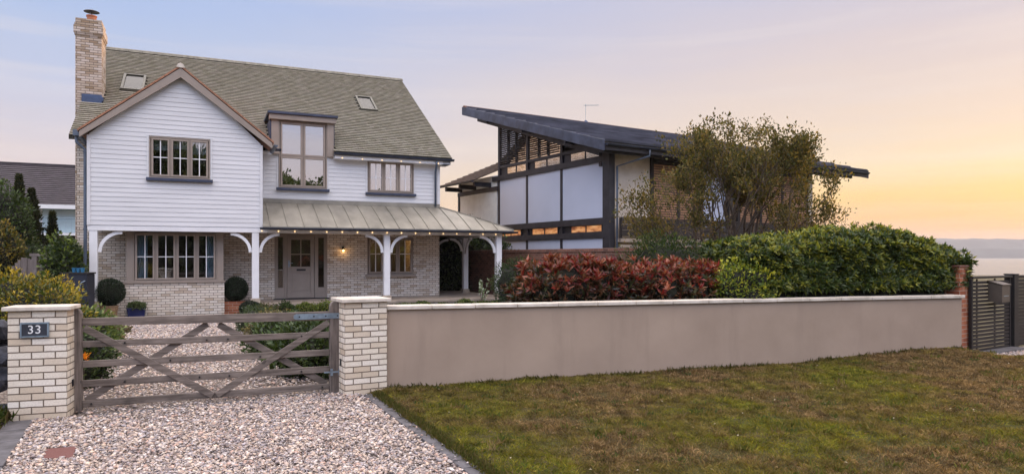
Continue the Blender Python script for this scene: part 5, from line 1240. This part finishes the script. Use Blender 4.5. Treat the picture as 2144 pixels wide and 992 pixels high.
for k_, (px, Z, rx, ry, rz2, cols, tp, L_, lb) in enumerate((
    (168, 9.3, .42, .40, .40, MID, [(0.14, 0.19, 0.06)], .07, 'soft green shrub just behind the latch end of the gate'),
    (183, 11.6, .46, .45, .44, [(0.09, 0.14, 0.04), (0.14, 0.19, 0.05)], [(0.20, 0.25, 0.07)], .09, 'pale green leafy shrub left of the inner drive'),
    (215, 13.2, .38, .35, .17, OL, [(0.20, 0.13, 0.05)], .05, 'low bronze tussock at the left drive edge'),
    (238, 14.8, .34, .3, .14, OL, [(0.13, 0.09, 0.04)], .05, 'straw brown tussock farthest along the left drive edge'))):
    x, y = at(px, Z)
    bush('bed_shrub', lb, 'shrub', (x, y, rz2 * .92 + .02), (rx, ry, rz2), 2600, L_, .42, cols, None, 70 + k_, group='shrubs left of the inner drive', tips=tp, zlo=-.95, amp=.2)
x, y = at(176, 9.0); t = thing('orange_flower', 'single orange flower spike seen through the gate', 'flower', (x, y, .0))
MB().tube([(0, 0, 0), (0, 0, .38)], .005, 5).build('stem', M['twig'], t)
n_ = 60; P = np.stack([rng.normal(size=n_) * .018, rng.normal(size=n_) * .018, .36 + .15 * rng.random(n_)], 1); leaves('petals', P, rdir(n_, .9), rdir(n_), .05, .018, pal(n_, [(0.75, 0.22, 0.01), (0.8, 0.33, 0.02)]), M['leaf_soft'], t)

# =================================================================== LEFT SIDE GARDEN
YEL = [(0.16, 0.13, 0.015), (0.11, 0.12, 0.018), (0.22, 0.16, 0.02), (0.05, 0.075, 0.014)]
bush('golden_hedge', 'golden green leafy bush behind the number pier', 'bush', (W(30, 600, 10.3).x, 10.3, .70), (.98, .75, .80), 12000, .058, .5, YEL, [1, 2, 1, 2.2], 81, tips=[(0.33, 0.25, 0.02), (0.27, 0.23, 0.022)], amp=.2)
c_ = W(135, 560, 17.5); bush('ivy_bush', 'dark green climbing bush beside the blue tubs', 'bush', (c_.x, c_.y, 1.15), (.40, .45, 1.08), 3600, .10, .6, MID, None, 82, tips=[(0.10, 0.14, 0.02)], amp=.25)
c_ = W(160, 520, 19.5); bush('golden_shrub', 'yellow green shrub against the house corner', 'shrub', (c_.x, c_.y, 1.62), (.42, .4, .50), 2600, .08, .5, YG, None, 83, tips=[(0.30, 0.28, 0.03)], amp=.25, zlo=-.9, stem=5)
c_ = W(0, 480, 25); bush('round_tree', 'rounded dark green tree at the left edge', 'tree', (c_.x, c_.y, 2.4), (1.15, 1.0, 2.0), 6500, .12, .5, GREEN, None, 84, tips=[(0.06, 0.09, 0.02)], amp=.15, zlo=-.97)
c_ = W(2, 520, 21.5); bush('golden_shrub', 'orange tinged shrub at the left edge in front of the rounded tree', 'shrub', (c_.x, c_.y, 1.75), (.62, .6, .95), 3600, .09, .5, [(0.12, 0.11, 0.02), (0.18, 0.13, 0.02), (0.06, 0.08, 0.02)], None, 85, tips=[(0.26, 0.19, 0.03)], amp=.22, zlo=-.97)
c_ = W(50, 560, 22.5); bush('dark_shrub', 'broad dark shrub behind the silvered fence', 'shrub', (c_.x, c_.y, 1.0), (1.2, .7, 1.25), 5200, .10, .5, MID, None, 86, tips=[(0.10, 0.10, 0.02)], amp=.25, zlo=-.9)
c_ = W(95, 575, 24.0); bush('dark_shrub', 'low dark shrub below the narrow conifer', 'shrub', (c_.x, c_.y, .9), (1.3, .7, 1.05), 4200, .10, .5, [(0.02, 0.035, 0.012), (0.03, 0.045, 0.015)], None, 87, amp=.25, zlo=-.9)
def conifer(label, px, Z, top, base_r, seed, n):
    c_ = W(px, 500, Z); t = thing('conifer', label, 'conifer', (c_.x, c_.y, 0), 0, 'dark conifers in front of the distant house'); random.seed(seed)
    MB().tube([(0, 0, 0), (0, 0, top * .6), (0, 0, top - .15)], [.09, .05, .01], 6).build('trunk', M['bark'], t)
    z = rng.random(n) ** .9; zz_ = .35 + (top - .35) * z; rr = base_r * (1 - z) ** .85 * (.70 + .16 * np.sin(zz_ * 13 + seed) + .16 * np.sin(zz_ * 29 + seed) + .5 * rng.random(n) ** 2) + .03
    a = rng.random(n) * 6.283; k_ = rng.random(n) ** .45
    P = np.stack([np.cos(a) * rr * k_, np.sin(a) * rr * k_, zz_], 1); D = unit(np.stack([np.cos(a) * .6, np.sin(a) * .6, np.full(n, 1.0)], 1) + rng.normal(size=(n, 3)) * .3)
    leaves('foliage', P, D, rdir(n), .15, .045, pal(n, [(0.02, 0.03, 0.015), (0.035, 0.045, 0.02), (0.06, 0.06, 0.03)]), M['leaf_soft'], t); return t
conifer('tallest narrow conifer, leftmost of the three', 40, 26, 4.85, .52, 1, 5200); conifer('broad conifer in the middle of the three', 66, 26.5, 4.35, .78, 2, 7000); conifer('shortest conifer, nearest the chimney', 110, 27, 3.5, .42, 3, 3000)
# fence, arch, crates, tubs
c_ = W(24, 560, 19.6); t = thing('board_fence', 'silvered close-boarded fence with a bent left end', 'fence', (c_.x, c_.y, 0), R(8)); w = MB()
for k_ in range(11): w.box(k_ * .082, k_ * .082 + .076, (k_ % 2) * .012, (k_ % 2) * .012 + .018, .1, 1.70 + .06 * math.sin(k_ * .5) - (.06 * (3 - k_) if k_ < 3 else 0))
w.build('board', M['wood_fence'], t); MB().box(0, .9, .03, .07, 1.35, 1.43).box(0, .9, .03, .07, .5, .58).build('rail', M['wood_fence'], t)
c_ = W(66, 560, 19.3); t = thing('timber_arch', 'weathered square timber frame joined to the fence', 'garden arch', (c_.x, c_.y, 0), R(8))
MB().box(0, .13, 0, .13, 0, 1.80).box(.45, .56, 0, .13, 0, 1.80).box(.45, .56, .7, .8, 0, 1.78).box(0, .13, .7, .8, 0, 1.78).build('post', M['wood_fence'], t); MB().box(-.05, .72, -.01, .14, 1.802, 1.88).box(-.05, .72, .68, .82, 1.802, 1.88).build('beam', M['wood_fence'], t)
MB().box(.14, .44, .75, .78, .1, 1.45).build('panel', M['wood_brown'], t)
c_ = W(104, 640, 15.6); t = thing('wooden_crate', 'brown wooden board propped beside the dark table', 'crate', (c_.x, c_.y, .1), R(10)); MB().box(0, .55, 0, .3, 0, .72).box(.08, .47, -.02, 0, .1, .6).build('box', M['wood_brown'], t, bevel=.01)
c_ = W(127, 640, 16.6); t = thing('covered_table', 'tall dark blue black covered table beside the downpipe', 'table', (c_.x, c_.y, 0), R(12))
M['navy'] = plain('navy tarpaulin', (0.010, 0.014, 0.030), .55, .2, 3, bump=.2)
MB().box(0, .58, 0, .5, .05, 1.36).build('cover', M['navy'], t, bevel=.02); MB().box(-.02, .60, -.02, .52, 1.362, 1.40).build('table_top', M['dark_metal'], t); MB().tube([(.42, -.03, .2), (.42, -.03, 1.0), (.46, -.03, 1.15), (.55, -.03, 1.2)], .012, 6).build('rail', M['galv'], t)
M['bluepot'] = plain('bright blue plastic', (0.03, 0.16, 0.30), .4, .1, 4, bump=0)
c2_ = W(148, 566, 16.7)
for k_ in range(3):
    t = thing('blue_tub', '%s small bright blue flower tub on the dark covered table' % ('leftmost', 'middle', 'rightmost')[k_], 'plant pot', (c2_.x + .02 + k_ * .105, c2_.y + .1, 1.402), 0, 'blue tubs on the covered table'); MB().lathe([(.034, 0), (.048, .10), (.052, .10), (.052, .11), (.04, .11), (.03, .02)], n=14).build('tub', M['bluepot'], t)
# rough dark bank behind and left of the number pier
bm = bmesh.new()
for k_ in range(70):
    m4 = Matrix.Translation((-5.62 - random.random() * 2.6, 7.62 + random.random() * .35, random.random() * 1.0)) @ Matrix.Diagonal((random.uniform(.09, .2), random.uniform(.1, .18), random.uniform(.08, .17), 1))
    bmesh.ops.create_icosphere(bm, subdivisions=2, radius=1, matrix=m4)
for v in bm.verts: v.co += Vector((noise.noise(v.co * 9), noise.noise(v.co * 9 + Vector((5, 0, 0))), noise.noise(v.co * 9 + Vector((0, 5, 0))))) * .045
me = bpy.data.meshes.new('rock_bank'); bm.to_mesh(me); bm.free(); M['rock'] = plain('dark blue grey rock', (0.055, 0.058, 0.075), .8, .5, 9, bump=.8, bdist=.02, dark=(0.014, 0.014, 0.02)); me.materials.append(M['rock'])
o = bpy.data.objects.new('rock_bank', me); COL.objects.link(o); tag(o, 'dark blue grey rough rock bank at the left edge beside the number pier', 'rock bank')

# =================================================================== TREES ACROSS THE ROAD (mirrored in the windows)
random.seed(3)
for k_, (x, y, hh, lb) in enumerate(((8.5, -25, 11.5, 'tall broadleaf tree across the road opposite the gate'), (6.2, -26, 12.5, 'tallest broadleaf tree across the road'), (19.4, -25, 10.8, 'middle-sized broadleaf tree across the road'), (22.3, -26, 9.8, 'small broadleaf tree across the road next to the gap'), (31, -27, 9.5, 'broadleaf tree across the road beyond the gap'), (10.6, -24.5, 11.8, 'dense broadleaf tree across the road facing the gable window'))):
    t = thing('street_tree', lb, 'tree', (x, y, 0), 0, 'trees across the road')
    mb = MB(); tips = []; mb.tube([(0, 0, -.1), (.1, 0, hh * .4)], [.28, .2], 8)
    for q_ in range(7): grow(mb, Vector((.1, 0, hh * .33)), Vector((math.cos(q_ * .9) * .75, math.sin(q_ * .9) * .75, random.uniform(.4, 1.9))), hh * .30, .11, 3, tips, kids=3, shrink=.62, up=.05)
    mb.build('trunk', M['bark'], t, uv=False); tipleaves(tips, 16, .34, .36, .6, [(0.03, 0.045, 0.012), (0.045, 0.06, 0.018)], t, 'leaf_soft')
hedge('road_hedge', 'long tall dark hedge across the road under the trees', -6, 42, 0, 1.2, 4.2, 9000, 5, .5, .5, [(0.025, 0.04, 0.012), (0.035, 0.055, 0.018)], [(0.05, 0.07, 0.02)], 77, zb=1.5, loc=(0, -22, 0), ang=0.0)
# =================================================================== CRUSHED STONE AND GRASS
def stones(name, pts, size, cols, mat, flat=.55):
    """angular chips: each a squashed, jittered octahedral solid with its own colour"""
    n = len(pts)
    base = np.array([[1, 0, 0], [.35, .95, .1], [-.8, .6, -.1], [-.9, -.5, .1], [.3, -1, 0], [0.15, .1, .8], [-.25, -.15, .75], [0, 0, -.7]], float)
    tri = np.array([(0, 1, 5), (1, 2, 5), (2, 6, 5), (2, 3, 6), (3, 4, 6), (4, 0, 5), (4, 5, 6), (1, 0, 7), (2, 1, 7), (3, 2, 7), (4, 3, 7), (0, 4, 7)])
    V = base[None] * (1 + rng.normal(size=(n, 8, 3)) * .16)
    s = size * (.5 + 1.0 * rng.random((n, 1, 1)) ** 1.6); asp = np.stack([np.ones(n), .55 + .4 * rng.random(n), flat * (.5 + .7 * rng.random(n))], 1)[:, None, :]
    V = V * s * asp
    a = rng.random(n) * 6.283; ti = rng.normal(size=n) * .35; tj = rng.normal(size=n) * .35
    ca, sa = np.cos(a), np.sin(a); x = V[..., 0] * 1; y = V[..., 1] * 1; z = V[..., 2]
    x, z = x * np.cos(ti)[:, None] + z * np.sin(ti)[:, None], -x * np.sin(ti)[:, None] + z * np.cos(ti)[:, None]
    y, z = y * np.cos(tj)[:, None] + z * np.sin(tj)[:, None], -y * np.sin(tj)[:, None] + z * np.cos(tj)[:, None]
    x, y = x * ca[:, None] - y * sa[:, None], x * sa[:, None] + y * ca[:, None]
    V = np.stack([x, y, z], -1) + pts[:, None, :]
    idx = (np.arange(n)[:, None, None] * 8 + tri[None]).ravel()
    o = npmesh(name, V.reshape(-1, 3), 3, idx, mat, None, np.repeat(pal(n, cols, jit=.16), 8, 0)); tag(o, kind='stuff'); return o
m, n, l, b = newmat('stone chip'); at_ = n.new('ShaderNodeAttribute'); at_.attribute_name = 'Col'; co = coords(n, l, 'Object')
fn = noisen(n, l, co, 90, 4); l.new(mixc(n, l, mth(n, l, 'MULTIPLY', mth(n, l, 'SUBTRACT', fn, .5, clamp=True), 1.6), at_.outputs['Color'], (.16, .12, .1)), b.inputs['Base Color']); b.inputs['Roughness'].default_value = .8
b.inputs['Specular IOR Level'].default_value = .3; M['chip'] = m
CH = [(0.53, 0.43, 0.36), (0.60, 0.52, 0.46), (0.43, 0.34, 0.29), (0.39, 0.35, 0.35), (0.60, 0.47, 0.37), (0.34, 0.28, 0.26), (0.48, 0.33, 0.27), (0.60, 0.54, 0.51), (0.25, 0.205, 0.20), (0.37, 0.33, 0.345)]
def inpoly(P, poly):
    c = np.zeros(len(P), bool); j = len(poly) - 1
    for i in range(len(poly)):
        xi, yi = poly[i]; xj, yj = poly[j]
        c ^= ((yi > P[:, 1]) != (yj > P[:, 1])) & (P[:, 0] < (xj - xi) * (P[:, 1] - yi) / (yj - yi + 1e-12) + xi); j = i
    return c
# outside the gate
poly = [(KL0 - KLD * .15 + Vector((.0, 0)))[:], (KL0 + KLD * 4.6)[:], (KR0 + KD * 6.6)[:], (KR0 - KD * .1)[:], (W(716, 823, 8.93)).xy[:], (W(192, 873, 7.62)).xy[:]]
n_ = 125000; P = np.stack([-7 + 10 * rng.random(n_), 3.2 + 6 * rng.random(n_)], 1); P = P[inpoly(P, poly)]
keep = rng.random(len(P)) < np.clip((4.3 / P[:, 1]) ** 1.0, .45, 1); P = P[keep]
mcp = [(q.x, q.y) for q in mc]; cxy = np.mean(mcp, 0); mcs = [tuple(cxy + (np.array(q) - cxy) * .97) for q in mcp]; P = P[~inpoly(P, mcs)]
hz_ = .010 + .016 * rng.random(len(P)) + .012 * np.array([noise.noise(Vector((p_[0] * 1.3, p_[1] * 1.3, 0))) for p_ in P])
stones('gravel', np.column_stack([P, hz_]), .021, CH, M['chip'])
print('outer stones', len(P))
Pf = P[rng.integers(0, len(P), 60000)] + rng.normal(size=(60000, 2)) * .03; Pf = Pf[inpoly(Pf, poly) & ~inpoly(Pf, mcs)]
stones('gravel', np.column_stack([Pf, .006 + .016 * rng.random(len(Pf))]), .0095, CH, M['chip'], .7)
kp = np.array([(KR0 + KD * d_ + KN * random.uniform(-.03, .15))[:] for d_ in rng.random(90) * 5.5]); stones('gravel', np.column_stack([kp, np.full(90, .045)]), .013, CH, M['chip'])
# inside the gate
LB = lambda d: (-.55 + .10 * math.sin(d * 1.3)) ; 
n_ = 90000; A_ = -1.2 + 9.5 * rng.random(n_); D_ = .05 + 11.0 * rng.random(n_) ** .8
P = np.array([(G0 + GD * a + GN * d)[:] for a, d in zip(A_, D_)])
vh = (P - np.array(HO.xy)) @ np.array(HN.xy); uh = (P - np.array(HO.xy)) @ np.array(HE.xy)
rb = 2.75 + np.where(D_ > 6, .7 * (D_ - 6), 0) + .12 * np.sin(D_ * 2.2); lb_ = -.05 - .10 * D_ + .12 * np.sin(D_ * 1.7)
ok = (A_ > lb_) & (A_ < rb) & ~((vh > -.30) & (uh > 3.8)) & ~((vh > .52) & (uh > .66) & (uh < 3.24)) & (vh < 1.7)
P, D_ = P[ok], D_[ok]
hz_ = np.array([.012 + inner_h(p_[0], p_[1]) for p_ in P]) + .014 * rng.random(len(P))
stones('gravel', np.column_stack([P, hz_]), .021, CH, M['chip'])
print('inner stones', len(P))
# forecourt of the neighbour
fv = [(q[0], q[1]) for q in [(8.0, 11.80), (13, 15.2), (15, 12.6), (10.5, 11.35), (8.45, 11.25)]]
P = np.stack([8 + 3.4 * rng.random(9000), 11.2 + 2.6 * rng.random(9000)], 1); P = P[inpoly(P, fv)]; q_ = (P - np.array(sgp)) @ np.array(NA); P = P[q_ < -.24]
stones('gravel', np.column_stack([P, np.full(len(P), .105)]), .02, CH, M['chip'])

# grass blades
def grass(n_, x0, x1, y0, y1, hmin, hmax, name='grass', fn=None):
    yy = y0 + (y1 - y0) * rng.random(n_) ** 1.15; xx = x0 + (x1 - x0) * rng.random(n_)
    k = (xx - KR0.x) * (-KD.y) + (yy - KR0.y) * KD.x
    side = (xx - (KR0.x + (yy - KR0.y) / KD.y * KD.x)) > .13
    wallv = ((xx - WA.x) * WN.x + (yy - WA.y) * WN.y); wl_ = ((xx - WA.x) * WD.x + (yy - WA.y) * WD.y)
    ok = side & ((wallv < -.005) | (wl_ > WLEN + .1)) & (np.abs(xx) < yy * .82 + 1.2)
    fc = (xx > 7.7) & (((xx - sgp.x) * NA.x + (yy - sgp.y) * NA.y) > -.75 + .05 * (xx - 8)); ok &= ~fc
    xx, yy = xx[ok], yy[ok]; wallv = wallv[ok]; n = len(xx)
    zz0 = np.array([lawn_h(a, b_) for a, b_ in zip(xx, yy)])
    cl_ = np.array([noise.noise(Vector((a * 3.1, b_ * 3.1, 1))) + .6 * noise.noise(Vector((a * 9, b_ * 9, 2))) for a, b_ in zip(xx, yy)])
    pt = np.array([noise.noise(Vector((a * .55 + 4, b_ * .8, 7))) * 1.3 + .8 * noise.noise(Vector((a * 1.7, b_ * 1.9, 3))) for a, b_ in zip(xx, yy)])
    near_l = np.clip(1 - (np.hypot(xx - .6, (yy - 6.3) * .9)) / 2.3, 0, 1)
    g_ = pt + near_l * .75 + rng.normal(size=n) * .16
    hgt = (hmin + (hmax - hmin) * rng.random(n)) * (1 + .75 * np.clip(cl_, -.9, 1.2)); hgt[wallv > -.12] *= 1.15
    C = pal(n, [(0.21, 0.15, 0.075), (0.13, 0.09, 0.045), (0.30, 0.22, 0.12)])
    s1 = g_ > -.08; C[s1] = pal(s1.sum(), [(0.18, 0.155, 0.04), (0.14, 0.13, 0.035), (0.21, 0.17, 0.06)])
    s2 = g_ > .45; C[s2] = pal(s2.sum(), [(0.17, 0.18, 0.024), (0.23, 0.22, 0.03), (0.13, 0.15, 0.024)])
    s3 = g_ > .92; C[s3] = pal(s3.sum(), [(0.10, 0.155, 0.022), (0.16, 0.18, 0.024), (0.28, 0.26, 0.04)])
    C = np.clip(C * (1 + .85 * np.clip(np.array([noise.noise(Vector((a * 7, b_ * 7, 5))) for a, b_ in zip(xx, yy)]), -.8, .9))[:, None], .003, 1)
    C *= np.array([.80, .74, .68])
    P = np.stack([xx, yy, zz0 - .004], 1); le = rng.normal(size=(n, 2)) * .62; D = unit(np.stack([le[:, 0], le[:, 1], np.ones(n)], 1)); S = unit(np.cross(D, rdir(n)))
    wd = (.0022 + .0016 * rng.random(n)) * np.clip(yy / 5.5, .9, 2.0)
    V = np.empty((n, 4, 3)); V[:, 0] = P - S * wd[:, None]; V[:, 1] = P + S * wd[:, None]
    mid = P + D * (hgt * .6)[:, None]; V[:, 2] = mid + S * (wd * .8)[:, None]; tip = mid + (D + np.stack([le[:, 0], le[:, 1], np.zeros(n)], 1) * .9) * (hgt * .42)[:, None]; V[:, 3] = tip
    b_ = np.arange(n)[:, None] * 4; idx = np.hstack([b_, b_ + 1, b_ + 2, b_, b_ + 2, b_ + 3]).ravel()
    o = npmesh(name, V.reshape(-1, 3), 3, idx, M['grass'], None, np.repeat(C, 4, 0)); tag(o, kind='stuff'); print('grass', n); return o
grass(560000, -2.2, 11.5, 4.3, 12.4, .022, .048)
# tufts at the foot of the number pier and the left verge
def tufts(pts, n_per, rad, h0, cols, name='grass'):
    n = len(pts) * n_per; P = np.repeat(np.array(pts, float), n_per, 0); P[:, :2] += rng.normal(size=(n, 2)) * rad
    le = rng.normal(size=(n, 2)) * .5; D = unit(np.stack([le[:, 0], le[:, 1], np.ones(n)], 1)); hh = h0 * (.5 + rng.random(n))
    o = leaves(name, P, D, rdir(n), hh, .007, pal(n, cols), M['grass'], None, droop=.35); tag(o, kind='stuff'); return o
tufts([(-5.55 - i * .09, 7.25 - (i % 4) * .13, .02) for i in range(14)] + [(-5.45 - i * .05, 6.9 - i * .12, .02) for i in range(10)], 420, .08, .13, [(0.10, 0.12, 0.02), (0.06, 0.09, 0.02), (0.16, 0.13, 0.04), (0.09, 0.07, 0.03)])
wf = [((WA + WD * d_ - WN * (.03 + .05 * random.random())), d_) for d_ in np.arange(.05, WLEN, .07)]
tufts([(q.x, q.y, lawn_h(q.x, q.y) - .01) for q, d_ in wf if noise.noise(Vector((d_ * 1.7, 0, 0))) > -.05], 15, .045, .065, [(0.09, 0.09, 0.025), (0.14, 0.11, 0.04), (0.07, 0.075, 0.02)])
tufts([(KR0.x + KD.x * d_ + KN.x * .15, KR0.y + KD.y * d_ + KN.y * .15, .03) for d_ in np.arange(.1, 5.6, .05)], 40, .03, .05, [(0.08, 0.09, 0.02), (0.12, 0.10, 0.035)])
tf = []
while len(tf) < 420:
    x_, y_ = random.uniform(-1.5, 9.5), 4.4 + 7.2 * random.random() ** 1.2
    q_ = Vector((x_, y_)) - WA
    if x_ - (KR0.x + (y_ - KR0.y) / KD.y * KD.x) > .3 and q_.dot(WN) < -.15 and x_ < y_ * .8: tf.append((x_, y_, lawn_h(x_, y_)))
tufts(tf[:90], 22, .04, .055, [(0.13, 0.14, 0.03), (0.09, 0.11, 0.02), (0.17, 0.15, 0.05)])
tufts(tf[200:270], 18, .035, .06, [(0.24, 0.18, 0.09), (0.18, 0.13, 0.06)])
tufts(tf[350:], 22, .045, .04, [(0.05, 0.09, 0.02), (0.07, 0.11, 0.03)], 'weeds')
vs = [(-12, 1.5, .0), (-4.5, 1.5, .0), (-5.45, 7.3, .0), (-5.5, 8.2, .0), (-12, 8.2, .0)]
tag(MB().prism([(q[0], q[1]) for q in [(-14, 1.5), (-2.3, 1.5), (-5.36, 7.25), (-5.5, 7.3), (-14, 7.4)]], 'z', -.055, .004).build('verge', M['thatch'], uv=False), kind='structure')
# small leaves and chips lying on the lawn
n_ = 260; xx = -1.0 + 9 * rng.random(n_); yy = 4.6 + 6 * rng.random(n_); P = np.stack([xx, yy, [lawn_h(a, b_) + .025 for a, b_ in zip(xx, yy)]], 1)
k = (xx - (KR0.x + (yy - KR0.y) / KD.y * KD.x)) > .2; wv_ = ((xx - WA.x) * WN.x + (yy - WA.y) * WN.y) < -.1; P = P[k & wv_]
lf = leaves('fallen_leaves', P, rdir(len(P)) * np.array([1, 1, .2]), np.tile([0, 0, 1.0], (len(P), 1)) + rdir(len(P)) * .3, .03, .018, pal(len(P), [(0.30, 0.20, 0.08), (0.45, 0.40, 0.3), (0.2, 0.12, 0.05)]), M['leaf_soft']); tag(lf, kind='stuff')

# =================================================================== HAZE over the water
hz = MB().box(-3600, 5100, -300, 5300, -6.5, 110).build('haze', M['core'], uv=False)
m = bpy.data.materials.new('sea haze'); m.use_nodes = True; n, l = m.node_tree.nodes, m.node_tree.links; n.remove(n['Principled BSDF'])
pv = n.new('ShaderNodeVolumePrincipled'); pv.inputs['Color'].default_value = (0.80, 0.80, 0.86, 1); pv.inputs['Density'].default_value = 0.00020
l.new(pv.outputs[0], n['Material Output'].inputs['Volume']); hz.data.materials.clear(); hz.data.materials.append(m); tag(hz, kind='stuff')
